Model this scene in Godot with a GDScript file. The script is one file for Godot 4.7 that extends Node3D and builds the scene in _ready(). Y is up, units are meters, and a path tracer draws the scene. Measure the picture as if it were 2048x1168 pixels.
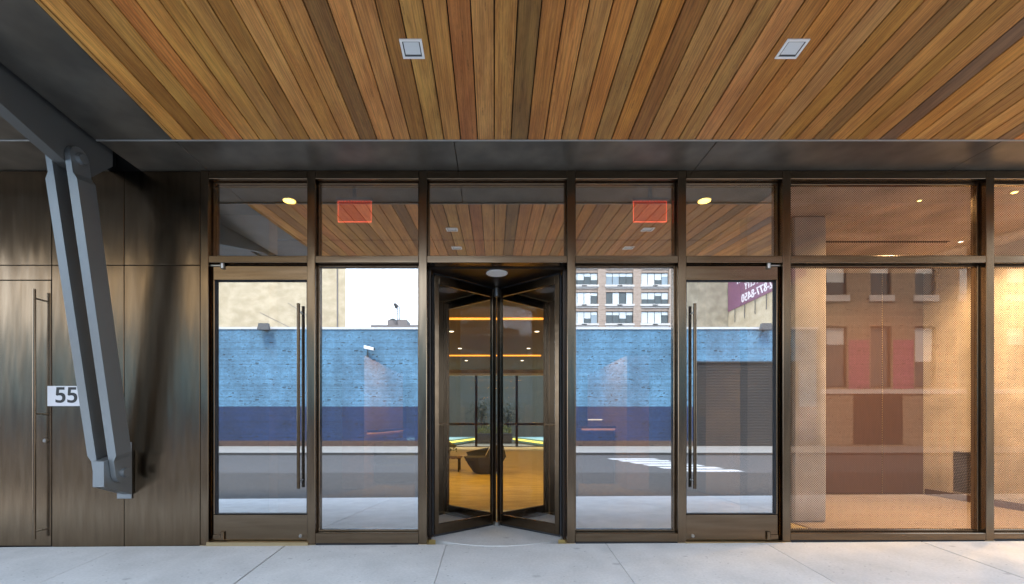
extends Node3D
# Entrance of a city building under a timber canopy. Metres; the glazed screen stands in the plane z = 0,
# the pavement and the street run towards +z, the lobby towards -z. Eye level is 1.225 m above the threshold.

var M := {}                      # materials
var used := {}
var rng := RandomNumberGenerator.new()
const EYE := 1.225

# ---------------------------------------------------------------- nodes
func numbered(called: String) -> String:
	var n: int = used.get(called, 0)
	used[called] = n + 1
	return called if n == 0 else "%s_%03d" % [called, n]

func thing(called: String, label: String, category: String, at := Vector3.ZERO, group := "") -> Node3D:
	var o := Node3D.new()
	o.name = numbered(called)
	o.position = at
	add_child(o)
	o.set_meta("label", label)
	o.set_meta("category", category)
	if group != "":
		o.set_meta("group", group)
	return o

func part(called: String, mesh: Mesh, m: Material, parent: Node, turn := 0.0, at := Vector3.INF) -> MeshInstance3D:
	var o := MeshInstance3D.new()
	o.name = called
	o.mesh = mesh
	o.material_override = m
	parent.add_child(o, true)
	if at != Vector3.INF:
		o.position = at
	elif parent is Node3D and parent.get_parent() == self and not parent is MeshInstance3D:
		o.position = -parent.position          # meshes are given in world coordinates
	o.rotation.y = turn
	return o

func struct(called: String, mesh: Mesh, m: Material) -> MeshInstance3D:
	var o := MeshInstance3D.new()
	o.name = called
	o.mesh = mesh
	o.material_override = m
	add_child(o, true)
	o.set_meta("kind", "structure")
	return o

# ---------------------------------------------------------------- shapes
func start() -> SurfaceTool:
	var st := SurfaceTool.new()
	st.begin(Mesh.PRIMITIVE_TRIANGLES)
	return st

func vert(st: SurfaceTool, p: Vector3, n: Vector3, uv := Vector2.INF) -> void:
	st.set_normal(n)
	if uv == Vector2.INF:
		var a := n.abs()
		if a.y > a.x and a.y > a.z:
			uv = Vector2(p.x, p.z)
		elif a.x > a.z:
			uv = Vector2(p.z, -p.y)
		else:
			uv = Vector2(p.x, -p.y)
	st.set_uv(uv)
	st.add_vertex(p)

func tri(st: SurfaceTool, a: Vector3, b: Vector3, c: Vector3, out: Vector3) -> void:
	var n := (b - a).cross(c - a)
	if n.length_squared() < 1e-16:
		return
	n = n.normalized()
	if n.dot(out) > 0.0:
		vert(st, a, n); vert(st, c, n); vert(st, b, n)
	else:
		vert(st, a, -n); vert(st, b, -n); vert(st, c, -n)

func quad(st: SurfaceTool, a: Vector3, b: Vector3, c: Vector3, d: Vector3, out: Vector3) -> void:
	tri(st, a, b, c, out)
	tri(st, a, c, d, out)

func box(st: SurfaceTool, lo: Vector3, hi: Vector3, bevel := 0.0) -> void:
	var c := (lo + hi) / 2.0
	var h := (hi - lo) / 2.0
	bevel = minf(bevel, 0.45 * minf(h.x, minf(h.y, h.z)))
	var at := func(s: Vector3, axis: int) -> Vector3:
		var r := Vector3()
		for k in 3:
			r[k] = c[k] + s[k] * (h[k] if k == axis else h[k] - bevel)
		return r
	for axis in 3:
		var u := (axis + 1) % 3
		var v := (axis + 2) % 3
		for sg in [-1.0, 1.0]:
			var q := []
			for e in [[-1, -1], [1, -1], [1, 1], [-1, 1]]:
				var s := Vector3()
				s[axis] = sg; s[u] = e[0]; s[v] = e[1]
				q.append(at.call(s, axis))
			var o := Vector3()
			o[axis] = sg
			quad(st, q[0], q[1], q[2], q[3], o)
	if bevel <= 0.0:
		return
	for axis in 3:                              # the twelve chamfers run along this axis
		var u := (axis + 1) % 3
		var v := (axis + 2) % 3
		for e in [[-1, -1], [1, -1], [1, 1], [-1, 1]]:
			var s := Vector3()
			s[u] = e[0]; s[v] = e[1]
			var s0 := s
			s0[axis] = -1
			var s1 := s
			s1[axis] = 1
			quad(st, at.call(s0, u), at.call(s1, u), at.call(s1, v), at.call(s0, v), s)
	for x in [-1, 1]:
		for y in [-1, 1]:
			for z in [-1, 1]:
				var s := Vector3(x, y, z)
				tri(st, at.call(s, 0), at.call(s, 1), at.call(s, 2), s)

func bx(lo: Vector3, hi: Vector3, bevel := 0.0) -> ArrayMesh:
	var st := start()
	box(st, lo, hi, bevel)
	return st.commit()

func hexa(st: SurfaceTool, p: Array) -> void:    # p[0..3] one end ring, p[4..7] the other
	var c := Vector3()
	for v in p:
		c += v / 8.0
	for f in [[0, 1, 2, 3], [4, 5, 6, 7], [0, 1, 5, 4], [1, 2, 6, 5], [2, 3, 7, 6], [3, 0, 4, 7]]:
		var m: Vector3 = (p[f[0]] + p[f[1]] + p[f[2]] + p[f[3]]) / 4.0
		quad(st, p[f[0]], p[f[1]], p[f[2]], p[f[3]], m - c)

func tube(st: SurfaceTool, a: Vector3, b: Vector3, r0: float, r1 := -1.0, sides := 14, caps := true) -> void:
	if r1 < 0.0:
		r1 = r0
	var d := (b - a).normalized()
	var u := d.cross(Vector3.UP if absf(d.y) < 0.9 else Vector3.RIGHT).normalized()
	var v := d.cross(u)
	for k in sides:
		var n0 := u * cos(TAU * k / sides) + v * sin(TAU * k / sides)
		var n1 := u * cos(TAU * (k + 1) / sides) + v * sin(TAU * (k + 1) / sides)
		var p := [a + n0 * r0, a + n1 * r0, b + n1 * r1, b + n0 * r1]
		var nn := [n0, n1, n1, n0]
		var order := [0, 2, 1, 0, 3, 2]
		var g: Vector3 = (p[1] - p[0]).cross(p[2] - p[0])
		if g.length_squared() < 1e-16:
			g = (p[2] - p[0]).cross(p[3] - p[0])
		if g.dot(n0 + n1) < 0.0:
			order = [0, 1, 2, 0, 2, 3]
		for i in order:
			vert(st, p[i], nn[i])
		if caps:
			tri(st, a, p[0], p[1], -d)
			tri(st, b, p[3], p[2], d)

func tb(a: Vector3, b: Vector3, r: float, sides := 14) -> ArrayMesh:
	var st := start()
	tube(st, a, b, r, -1.0, sides)
	return st.commit()

func extrude_x(st: SurfaceTool, poly: PackedVector2Array, x0: float, x1: float) -> void:   # poly in (z, y)
	var idx := Geometry2D.triangulate_polygon(poly)
	for k in range(0, idx.size(), 3):
		for x in [x0, x1]:
			var q := []
			for j in 3:
				q.append(Vector3(x, poly[idx[k + j]].y, poly[idx[k + j]].x))
			tri(st, q[0], q[1], q[2], Vector3(1 if x == maxf(x0, x1) else -1, 0, 0))
	var area := 0.0
	for k in poly.size():
		area += poly[k].cross(poly[(k + 1) % poly.size()])
	for k in poly.size():
		var a := poly[k]
		var b := poly[(k + 1) % poly.size()]
		var e := (b - a) * signf(area)
		var out := Vector3(0, -e.x, e.y)
		quad(st, Vector3(x0, a.y, a.x), Vector3(x1, a.y, a.x), Vector3(x1, b.y, b.x), Vector3(x0, b.y, b.x), out)

func disc(st: SurfaceTool, c: Vector3, r: float, n: Vector3, sides := 28, inner := 0.0) -> void:
	var u := n.cross(Vector3.UP if absf(n.y) < 0.9 else Vector3.RIGHT).normalized()
	var v := n.cross(u)
	for k in sides:
		var a := u * cos(TAU * k / sides) + v * sin(TAU * k / sides)
		var b := u * cos(TAU * (k + 1) / sides) + v * sin(TAU * (k + 1) / sides)
		if inner > 0.0:
			quad(st, c + a * inner, c + a * r, c + b * r, c + b * inner, n)
		else:
			tri(st, c, c + a * r, c + b * r, n)

func lettering(text: String, cap: float, depth := 0.003) -> TextMesh:
	var f := SystemFont.new()
	f.font_names = PackedStringArray(["Droid Sans"])
	f.font_weight = 600
	var t := TextMesh.new()
	t.font = f
	t.text = text
	t.font_size = 64
	t.pixel_size = cap / 46.0
	t.depth = depth
	return t

# ---------------------------------------------------------------- materials
func lin(r: float, g: float, b: float, a := 1.0) -> Color:
	var c := Color(r, g, b).linear_to_srgb()
	c.a = a
	return c

func mat(r: float, g: float, b: float, rough := 0.8, metal := 0.0) -> StandardMaterial3D:
	var m := StandardMaterial3D.new()
	m.albedo_color = lin(r, g, b)
	m.roughness = rough
	m.metallic = metal
	return m

func glow(r: float, g: float, b: float, energy: float) -> StandardMaterial3D:
	var m := mat(r * 0.8, g * 0.8, b * 0.8, 0.6)
	m.emission_enabled = true
	m.emission = lin(r, g, b)
	m.emission_energy_multiplier = energy
	return m

func mirror_glass(share: float, tint := Color(1, 1, 1)) -> ORMMaterial3D:   # coated pane: reflects this share, lets the rest through
	var im := Image.create(4, 4, false, Image.FORMAT_RGB8)
	im.fill(Color(1, 0, 1))
	var m := ORMMaterial3D.new()
	m.albedo_color = Color(tint.r, tint.g, tint.b, share)
	m.orm_texture = ImageTexture.create_from_image(im)
	m.transparency = BaseMaterial3D.TRANSPARENCY_ALPHA
	return m

func noise_image(size: int, freq: float, octaves: int, noise_seed: int, lo: Color, hi: Color, contrast := 1.0) -> ImageTexture:
	var n := FastNoiseLite.new()
	n.seed = noise_seed
	n.frequency = freq
	n.fractal_octaves = octaves
	var src := n.get_seamless_image(size, size)
	var im := Image.create(size, size, false, Image.FORMAT_RGB8)
	for y in size:
		for x in size:
			var t := clampf((src.get_pixel(x, y).r - 0.5) * contrast + 0.5, 0.0, 1.0)
			im.set_pixel(x, y, lo.lerp(hi, t))
	return ImageTexture.create_from_image(im)

func over(m: BaseMaterial3D, t: Texture2D, scale: Vector3) -> BaseMaterial3D:
	m.albedo_texture = t
	m.uv1_triplanar = true
	m.uv1_world_triplanar = true
	m.uv1_scale = scale
	return m

func wood_image(k: int) -> ImageTexture:
	var w := 128
	var h := 1024
	var a := FastNoiseLite.new()
	a.seed = 100 + k; a.frequency = 0.02; a.fractal_octaves = 3
	var b := FastNoiseLite.new()
	b.seed = 200 + k; b.frequency = 0.05; b.fractal_octaves = 2
	var c := FastNoiseLite.new()
	c.seed = 300 + k; c.frequency = 0.03; c.fractal_octaves = 2
	var im := Image.create(w, h, false, Image.FORMAT_RGB8)
	var r := RandomNumberGenerator.new()
	r.seed = 40 + k
	var figure := [9.0, 26.0, 14.0, 40.0, 18.0][k % 5] as float
	for y in h:
		for x in w:
			var warp := a.get_noise_2d(x * 0.9, y * 0.11 * (1.0 + 0.3 * k))
			var ring := sin((x * 0.16 + warp * figure) * 1.15)
			var fibre := b.get_noise_2d(x * 11.0, y * 0.28)
			var cloud := c.get_noise_2d(x * 0.5 + 900.0, y * 0.16)
			var v := 0.86 + 0.06 * ring * (0.4 + absf(warp)) + 0.17 * fibre + 0.10 * cloud + 0.15 * c.get_noise_2d(x * 2.6, y * 0.04 + 300.0)
			var pore := b.get_noise_2d(x * 16.0 + 500.0, y * 0.9)
			if pore > 0.34:
				v -= 0.10 * (pore - 0.34) / 0.3
			v = clampf(v, 0.3, 1.0)
			im.set_pixel(x, y, Color(v, v * (0.985 + 0.05 * cloud), v * (0.97 + 0.12 * fibre + 0.08 * cloud)))
	for s in 34:                                  # rub marks and scratches across and along the boards
		var sx := r.randi_range(2, w - 30)
		var sy := r.randi_range(2, h - 40)
		var along := r.randf() < 0.55
		var length := r.randi_range(10, 28)
		for j in length:
			var px := sx + (int(j * 0.15) if along else j)
			var py := sy + (j if along else int(j * 0.2))
			var p := im.get_pixel(px, py)
			im.set_pixel(px, py, p.lerp(Color(1, 0.96, 0.9), 0.5 * r.randf()))
	for s in 3:                                   # dark knots
		var kx := r.randf_range(20, w - 20)
		var ky := r.randf_range(40, h - 40)
		for y in range(-22, 23):
			for x in range(-9, 10):
				var q := Vector2(x / 8.0, y / 21.0).length()
				if q < 1.0:
					var p := im.get_pixel(int(kx) + x, int(ky) + y)
					im.set_pixel(int(kx) + x, int(ky) + y, p.darkened(0.42 * (1.0 - q) * (0.55 + 0.45 * sin(q * 14.0))))
	return ImageTexture.create_from_image(im)

func brick_images(noise_seed: int, rough_paint: float, stain: float) -> Array:   # [colour, relief]; 4.4 m x 2.24 m
	var w := 1024
	var h := 512
	var bw := 51.2
	var bh := 16.0
	var r := RandomNumberGenerator.new()
	r.seed = noise_seed
	var n := FastNoiseLite.new()
	n.seed = noise_seed; n.frequency = 0.012; n.fractal_octaves = 4
	var tone := []
	var course := 1.0
	for k in 21 * 32:
		if k % 21 == 0:
			course = 1.0 + r.randf_range(-0.09, 0.05)
		var t := course + r.randf_range(-0.05, 0.05)
		if r.randf() < 0.012:
			t = 0.55
		tone.append(t)
	var im := Image.create(w, h, false, Image.FORMAT_RGB8)
	var rel := Image.create(w, h, false, Image.FORMAT_L8)
	for y in h:
		var row := int(y / bh)
		var fy := fposmod(y, bh)
		for x in w:
			var xx := fposmod(x + (bw / 2.0 if row % 2 else 0.0), w)
			var col := int(xx / bw)
			var fx := xx - col * bw
			var e := n.get_noise_2d(x, y)
			var joint := fy < 2.0 + e * 2.0 or fx < 2.0 + e * 2.0
			var v: float = tone[row * 21 + col] * (1.0 + 0.16 * e)
			if joint:
				v *= 0.78
			if e > 0.52 - stain * 0.1:
				v *= 0.62
			im.set_pixel(x, y, Color(clampf(v * 0.9, 0, 1), clampf(v * 0.9, 0, 1), clampf(v * 0.9, 0, 1)))
			rel.set_pixel(x, y, Color.WHITE * (0.1 if joint else 0.85 + rough_paint * e))
	return [ImageTexture.create_from_image(im), ImageTexture.create_from_image(rel)]

func brick_mat(pair: Array, r: float, g: float, b: float) -> StandardMaterial3D:
	var m := mat(r, g, b, 0.75)
	m.albedo_texture = pair[0]
	m.uv1_triplanar = true
	m.uv1_world_triplanar = true
	m.uv1_scale = Vector3(1.0 / 4.4, 1.0 / 2.24, 1.0 / 4.4)
	return m

func concrete_image() -> ImageTexture:             # 1.8 m of steel-trowelled paving: faint cloud, pits, a few old spots
	var size := 512
	var n := FastNoiseLite.new()
	n.seed = 12; n.frequency = 0.006; n.fractal_octaves = 4
	var cloud := n.get_seamless_image(size, size)
	n.frequency = 0.11; n.seed = 13; n.fractal_octaves = 2
	var fine := n.get_seamless_image(size, size)
	var im := Image.create(size, size, false, Image.FORMAT_RGB8)
	for y in size:
		for x in size:
			var v := 0.94 + 0.09 * (cloud.get_pixel(x, y).r - 0.5) + 0.07 * (fine.get_pixel(x, y).r - 0.5)
			im.set_pixel(x, y, Color(v, v, v))
	var r := RandomNumberGenerator.new()
	r.seed = 15
	for k in 150:
		var c := Vector2(r.randf() * size, r.randf() * size)
		var big := k < 5
		var rx := r.randf_range(4.0, 9.0) if big else r.randf_range(0.7, 2.2)
		var dark := r.randf_range(0.08, 0.2) if big else r.randf_range(0.12, 0.4)
		for y in range(-12, 13):
			for x in range(-12, 13):
				var q := Vector2(x / (rx * 1.5), y / rx).length()
				if q < 1.0:
					var px := posmod(int(c.x) + x, size)
					var py := posmod(int(c.y) + y, size)
					im.set_pixel(px, py, im.get_pixel(px, py).darkened(dark * (1.0 - q * q)))
	return ImageTexture.create_from_image(im)

func flecks_image() -> ImageTexture:               # chipped paint and drip stains for the far walls
	var size := 512
	var n := FastNoiseLite.new()
	n.seed = 41; n.frequency = 0.05; n.fractal_octaves = 3
	var a := n.get_seamless_image(size, size)
	n.frequency = 0.01; n.seed = 42
	var b := n.get_seamless_image(size, size)
	var im := Image.create(size, size, false, Image.FORMAT_RGB8)
	for y in size:
		for x in size:
			var v := 1.0
			if a.get_pixel(x, posmod(y * 2, size)).r > 0.80:
				v = 0.55
			v *= 0.88 + 0.24 * (b.get_pixel(x, int(y / 3.0)).r - 0.25)
			im.set_pixel(x, y, Color(minf(v, 1.0), minf(v, 1.0), minf(v, 1.0)))
	return ImageTexture.create_from_image(im)

func make_materials() -> void:
	var streak := noise_image(256, 0.035, 4, 5, Color(0.90, 0.885, 0.87), Color(1, 1, 1), 1.1)
	var rough := noise_image(256, 0.02, 3, 6, Color(0.8, 0.8, 0.8), Color(1, 1, 1), 1.4)
	var bn := FastNoiseLite.new()
	bn.seed = 51; bn.frequency = 0.012; bn.fractal_octaves = 3
	var bim := bn.get_seamless_image(256, 256)
	bim.convert(Image.FORMAT_RGBA8)
	bim.bump_map_to_normal_map(5.0)
	var buckle := ImageTexture.create_from_image(bim)
	for v in [["bronze", Vector3(1.6, 0.16, 1.6), 1.0], ["bronze_rail", Vector3(0.16, 1.6, 1.6), 1.0], ["bronze_deep", Vector3(0.16, 1.6, 1.6), 0.6]]:
		var m := mat(0.20 * v[2], 0.147 * v[2], 0.098 * v[2], 0.235, 1.0)
		over(m, streak, v[1])
		m.roughness_texture = rough
		m.normal_enabled = true
		m.normal_texture = buckle
		m.normal_scale = 0.09
		M[v[0]] = m
	M.bronze_dark = mat(0.06, 0.048, 0.04, 0.35, 0.9)
	M.brass = mat(0.55, 0.43, 0.25, 0.35, 1.0)
	M.steel = mat(0.45, 0.44, 0.42, 0.28, 1.0)
	M.rubber = mat(0.012, 0.012, 0.014, 0.6)
	M.soffit = mat(0.14, 0.127, 0.107, 0.36, 0.45)
	var soil := noise_image(256, 0.012, 4, 9, Color(0.8, 0.8, 0.8), Color(1, 1, 1), 1.4)
	over(M.soffit, soil, Vector3(0.7, 0.7, 0.7))
	M.trim = mat(0.33, 0.33, 0.32, 0.45, 0.3)
	M.paint = mat(0.275, 0.29, 0.295, 0.36, 0.75)
	M.beam = mat(0.10, 0.10, 0.095, 0.5, 0.3)
	M.black = mat(0.006, 0.006, 0.006, 0.9)
	var stone := concrete_image()
	for k in 4:
		var m := mat([0.53, 0.51, 0.54, 0.525][k], [0.515, 0.497, 0.525, 0.51][k], [0.495, 0.478, 0.505, 0.492][k], 0.8)
		over(m, stone, Vector3(0.55, 0.55, 0.55))
		m.uv1_offset = Vector3(0.37 * k, 0, 0.21 * k)
		m.heightmap_enabled = true
		m.heightmap_texture = stone
		m.heightmap_scale = 0.15
		M["concrete_%d" % k] = m
	M.far_concrete = over(mat(0.27, 0.26, 0.245, 0.85), stone, Vector3(0.4, 0.4, 0.4))
	M.mortar = mat(0.09, 0.09, 0.095, 0.9)
	var grit := noise_image(512, 0.05, 4, 14, Color(0.72, 0.72, 0.72), Color(1, 1, 1), 1.5)
	M.road = over(mat(0.085, 0.08, 0.079, 0.85), grit, Vector3(0.35, 0.35, 0.35))
	M.patch = over(mat(0.052, 0.045, 0.04, 0.85), grit, Vector3(0.21, 0.21, 0.21))
	M.kerb = mat(0.03, 0.03, 0.03, 0.8)
	M.marking = over(mat(0.72, 0.72, 0.72, 0.7), grit, Vector3(0.5, 0.5, 0.5))
	M.glass = mirror_glass(0.45, Color(0.98, 0.99, 1.0))
	M.transom_glass = mirror_glass(0.62, Color(1.0, 0.97, 0.94))
	M.screen_glass = mirror_glass(0.10, Color(1.0, 0.88, 0.78))
	M.tint = mat(0.012, 0.012, 0.012, 0.4)  # dark see-through sheet, added behind the panes to dim the lobby
	M.tint.albedo_color.a = 0.8
	M.tint.transparency = BaseMaterial3D.TRANSPARENCY_ALPHA
	M.wing_glass = mirror_glass(0.13, Color(1, 1, 1))
	M.clear = StandardMaterial3D.new()
	M.clear.albedo_color = Color(0.9, 0.95, 0.9, 0.06)
	M.clear.transparency = BaseMaterial3D.TRANSPARENCY_ALPHA
	M.clear.roughness = 0.02
	# woven bronze mesh laid in the glass: holes in a staggered pattern, 20 mm apart
	var im := Image.create(64, 64, false, Image.FORMAT_RGBA8)
	for y in 64:
		for x in 64:
			var d := 99.0
			for c in [Vector2(16, 16), Vector2(48, 48)]:
				for ox in [-64, 0, 64]:
					for oy in [-64, 0, 64]:
						d = minf(d, (Vector2(x, y) - c - Vector2(ox, oy)).length())
			im.set_pixel(x, y, Color(1, 1, 1, 0.0 if d < 20.5 else 1.0))
	M.mesh = mat(0.065, 0.036, 0.02, 0.5, 0.2)
	M.mesh.albedo_texture = ImageTexture.create_from_image(im)
	M.mesh.transparency = BaseMaterial3D.TRANSPARENCY_ALPHA_SCISSOR
	M.mesh.alpha_scissor_threshold = 0.5
	M.mesh.uv1_scale = Vector3(1.0 / 0.0235, 1.0 / 0.0235, 1)
	# lobby
	M.floor = over(mat(0.50, 0.36, 0.13, 0.3), noise_image(256, 0.02, 4, 21, Color(0.8, 0.79, 0.77), Color(1, 1, 1), 1.5), Vector3(0.3, 0.3, 0.9))
	M.ceiling = mat(0.16, 0.135, 0.08, 0.7)
	M.dimmed_floor = mat(0.22, 0.16, 0.12, 0.9)  # floor colour darkened to offset the strong side room lamps
	M.plaster = over(mat(0.62, 0.52, 0.43, 0.8), soil, Vector3(0.3, 0.3, 0.3))
	M.peach = mat(0.66, 0.45, 0.36, 0.8)
	M.walnut = over(mat(0.10, 0.042, 0.024, 0.45), streak, Vector3(3, 0.3, 3))
	M.white = mat(0.85, 0.84, 0.82, 0.55)
	M.grille = mat(0.06, 0.05, 0.045, 0.5, 0.5)
	M.fabric = mat(0.035, 0.030, 0.027, 0.85)
	M.sofa = mat(0.10, 0.12, 0.05, 0.9)
	M.leaf = mat(0.018, 0.024, 0.009, 0.7)
	M.leaf_light = mat(0.15, 0.15, 0.03, 0.6)
	M.bark = mat(0.05, 0.035, 0.022, 0.9)
	M.turquoise = mat(0.22, 0.40, 0.38, 0.4)
	M.court = mat(0.075, 0.075, 0.052, 0.85)
	M.lamp_warm = glow(1.0, 0.66, 0.10, 6.0)
	M.lamp_small = glow(1.0, 0.82, 0.55, 2.2)
	M.amber = glow(1.0, 0.35, 0.035, 0.85)
	M.led = glow(1.0, 0.75, 0.12, 0.9)
	M.orange_strip = glow(1.0, 0.42, 0.16, 1.0)
	M.red_panel = StandardMaterial3D.new()
	M.red_panel.albedo_color = lin(0.75, 0.05, 0.02, 0.28)
	M.red_panel.transparency = BaseMaterial3D.TRANSPARENCY_ALPHA
	M.red_panel.roughness = 0.3
	M.red_panel.emission_enabled = true
	M.red_panel.emission = lin(1.0, 0.07, 0.025)
	M.red_panel.emission_energy_multiplier = 0.25
	M.red_edge = glow(1.0, 0.12, 0.06, 1.1)
	M.diffuser = mat(0.72, 0.75, 0.76, 0.25)
	# street
	var paint := brick_images(3, 0.15, 0.0)
	M.blue = brick_mat(paint, 0.125, 0.30, 0.47)
	M.navy = brick_mat(paint, 0.010, 0.034, 0.115)
	var brick := brick_images(8, 0.3, 0.5)
	var flecks := flecks_image()
	for key in ["blue", "navy"]:
		M[key].detail_enabled = true
		M[key].detail_albedo = flecks
		M[key].detail_blend_mode = BaseMaterial3D.BLEND_MODE_MUL
		M[key].detail_uv_layer = BaseMaterial3D.DETAIL_UV_2
		M[key].uv2_triplanar = true
		M[key].uv2_world_triplanar = true
		M[key].uv2_scale = Vector3(0.11, 0.14, 0.11)
	M.weathered = brick_mat(brick, 0.10, 0.055, 0.04)
	M.tan_brick = brick_mat(brick, 0.56, 0.44, 0.36)
	M.beige_brick = brick_mat(brick, 0.46, 0.36, 0.25)
	M.pink_paint = brick_mat(paint, 0.58, 0.19, 0.30)
	M.stucco = over(mat(0.54, 0.45, 0.31, 0.9), noise_image(256, 0.02, 5, 31, Color(0.90, 0.89, 0.87), Color(1, 1, 1), 1.6), Vector3(0.11, 0.16, 0.11))
	M.stucco_grey = over(mat(0.32, 0.29, 0.225, 0.9), noise_image(256, 0.03, 5, 32, Color(0.84, 0.84, 0.83), Color(1, 1, 1), 1.6), Vector3(0.12, 0.12, 0.12))
	M.coping = mat(0.55, 0.56, 0.58, 0.7)
	M.shutter = mat(0.04, 0.039, 0.038, 0.5, 0.2)
	M.concrete_pale = mat(0.60, 0.58, 0.56, 0.85)
	M.frame_dark = mat(0.02, 0.022, 0.024, 0.5)
	M.window_dark = mat(0.07, 0.09, 0.095, 0.08)
	M.window_blind = mat(0.62, 0.68, 0.70, 0.35)
	M.window_sky = mat(0.26, 0.33, 0.38, 0.08)
	M.purple = mat(0.20, 0.085, 0.14, 0.6)
	M.letter_white = mat(0.72, 0.68, 0.70, 0.6)
	M.tank = mat(0.19, 0.17, 0.165, 0.8)
	M.grey_metal = mat(0.07, 0.07, 0.072, 0.5, 0.1)
	M.sheet = mat(0.72, 0.71, 0.74, 0.6)
	M.ink = mat(0.02, 0.02, 0.022, 0.6)

# ---------------------------------------------------------------- ground
func gy(x: float, z: float) -> float:            # the pavement falls from the threshold to the kerb
	return 0.006 * x - 0.07 * z

func slab_mesh(x0: float, x1: float, z0: float, z1: float, thick: float) -> ArrayMesh:
	var st := start()
	var b := 0.004
	var p := []
	for f in [[0.0, -thick], [0.0, -b], [b, 0.0]]:
		for c in [[x0 + f[0], z0 + f[0]], [x1 - f[0], z0 + f[0]], [x1 - f[0], z1 - f[0]], [x0 + f[0], z1 - f[0]]]:
			p.append(Vector3(c[0], gy(c[0], c[1]) + f[1], c[1]))
	var mid: Vector3 = (p[0] + p[6]) / 2.0
	for ring in 2:
		for k in 4:
			var a: Vector3 = p[ring * 4 + k]
			var c: Vector3 = p[ring * 4 + (k + 1) % 4]
			var d: Vector3 = p[ring * 4 + 4 + (k + 1) % 4]
			var e: Vector3 = p[ring * 4 + 4 + k]
			quad(st, a, c, d, e, (a + c) / 2.0 - mid + Vector3(0, 0.01, 0))
	quad(st, p[8], p[9], p[10], p[11], Vector3.UP)
	return st.commit()

func make_ground() -> void:
	var bed := start()
	quad(bed, Vector3(-60, gy(-60, 0) - 0.03, 0.0), Vector3(60, gy(60, 0) - 0.03, 0.0), Vector3(60, gy(60, 4.66) - 0.03, 4.66), Vector3(-60, gy(-60, 4.66) - 0.03, 4.66), Vector3.UP)
	var pave := struct("pavement", bed.commit(), M.mortar)
	var xs := [-13.3, -11.7, -10.1, -8.5, -6.9, -5.29, -3.69, -2.09, -0.478, 1.115, 2.70, 4.27, 5.87, 7.47, 9.07, 10.67, 12.27]
	var zs := [0.0, 1.62, 3.2, 4.6]
	for i in xs.size() - 1:
		for j in zs.size() - 1:
			var wide_l := 0.006 if xs[i] in [-2.09, 4.27] else 0.0015
			var wide_r := 0.006 if xs[i + 1] in [-2.09, 4.27] else 0.0015
			part("slab", slab_mesh(xs[i] + wide_l, xs[i + 1] - wide_r, zs[j] + 0.002, zs[j + 1] - 0.002, 0.06), M["concrete_%d" % (rng.randi() % 4)], pave)
	var far := start()
	for s in [[-60.0, -13.3], [12.27, 60.0]]:
		quad(far, Vector3(s[0], gy(s[0], 0), 0), Vector3(s[1], gy(s[1], 0), 0), Vector3(s[1], gy(s[1], 4.6), 4.6), Vector3(s[0], gy(s[0], 4.6), 4.6), Vector3.UP)
	part("pavement_beyond", far.commit(), M.concrete_0, pave)
	var k0 := start()
	hexa(k0, [Vector3(-60, gy(-60, 4.62), 4.604), Vector3(-60, gy(-60, 4.62), 4.75), Vector3(-60, gy(-60, 4.62) - 0.3, 4.75), Vector3(-60, gy(-60, 4.62) - 0.3, 4.604),
		Vector3(60, gy(60, 4.62), 4.604), Vector3(60, gy(60, 4.62), 4.75), Vector3(60, gy(60, 4.62) - 0.3, 4.75), Vector3(60, gy(60, 4.62) - 0.3, 4.604)])
	struct("kerb", k0.commit(), M.concrete_2)
	# the street, level across; eye level is 1.68 m above it
	var ry := EYE - 1.68
	var rd := start()
	quad(rd, Vector3(-400, ry, 4.74), Vector3(400, ry, 4.74), Vector3(400, ry, 18.5), Vector3(-400, ry, 18.5), Vector3.UP)
	var road := struct("road", rd.commit(), M.road)
	var pt := start()
	quad(pt, Vector3(-40, ry + 0.004, 4.9), Vector3(40, ry + 0.004, 4.9), Vector3(40, ry + 0.004, 10.6), Vector3(-40, ry + 0.004, 10.4), Vector3.UP)
	part("asphalt_patch", pt.commit(), M.patch, road)
	for k in 6:
		var z := 10.9 + k * 0.98
		var x := 6.3 - 0.22 * k
		var st := start()
		quad(st, Vector3(x, ry + 0.004, z), Vector3(x + 2.1, ry + 0.004, z), Vector3(x + 2.05, ry + 0.004, z + 0.62), Vector3(x - 0.08, ry + 0.004, z + 0.62), Vector3.UP)
		part("crossing_stripe", st.commit(), M.marking, road)
	struct("kerb", bx(Vector3(-400, ry - 0.2, 18.5), Vector3(400, ry + 0.12, 18.65)), M.kerb)
	var fp := start()
	quad(fp, Vector3(-400, ry + 0.116, 18.65), Vector3(400, ry + 0.116, 18.65), Vector3(400, EYE - 1.51, 24.2), Vector3(-400, EYE - 1.51, 24.2), Vector3.UP)
	struct("pavement", fp.commit(), M.far_concrete)
	var gd := start()
	quad(gd, Vector3(-800, -0.62, -600), Vector3(800, -0.62, -600), Vector3(800, -0.62, 900), Vector3(-800, -0.62, 900), Vector3.UP)
	struct("ground", gd.commit(), M.road)

# ---------------------------------------------------------------- canopy
func soffit_y(z: float) -> float:
	return 3.734 + 0.09 * (z - 0.51)

func sloped(x0: float, x1: float, z0: float, z1: float, up: float, thick: float) -> ArrayMesh:
	var st := start()
	var p := []
	for z in [z0, z1]:
		p.append_array([Vector3(x0, soffit_y(z) + up, z), Vector3(x1, soffit_y(z) + up, z), Vector3(x1, soffit_y(z) + up + thick, z), Vector3(x0, soffit_y(z) + up + thick, z)])
	hexa(st, p)
	return st.commit()

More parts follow.
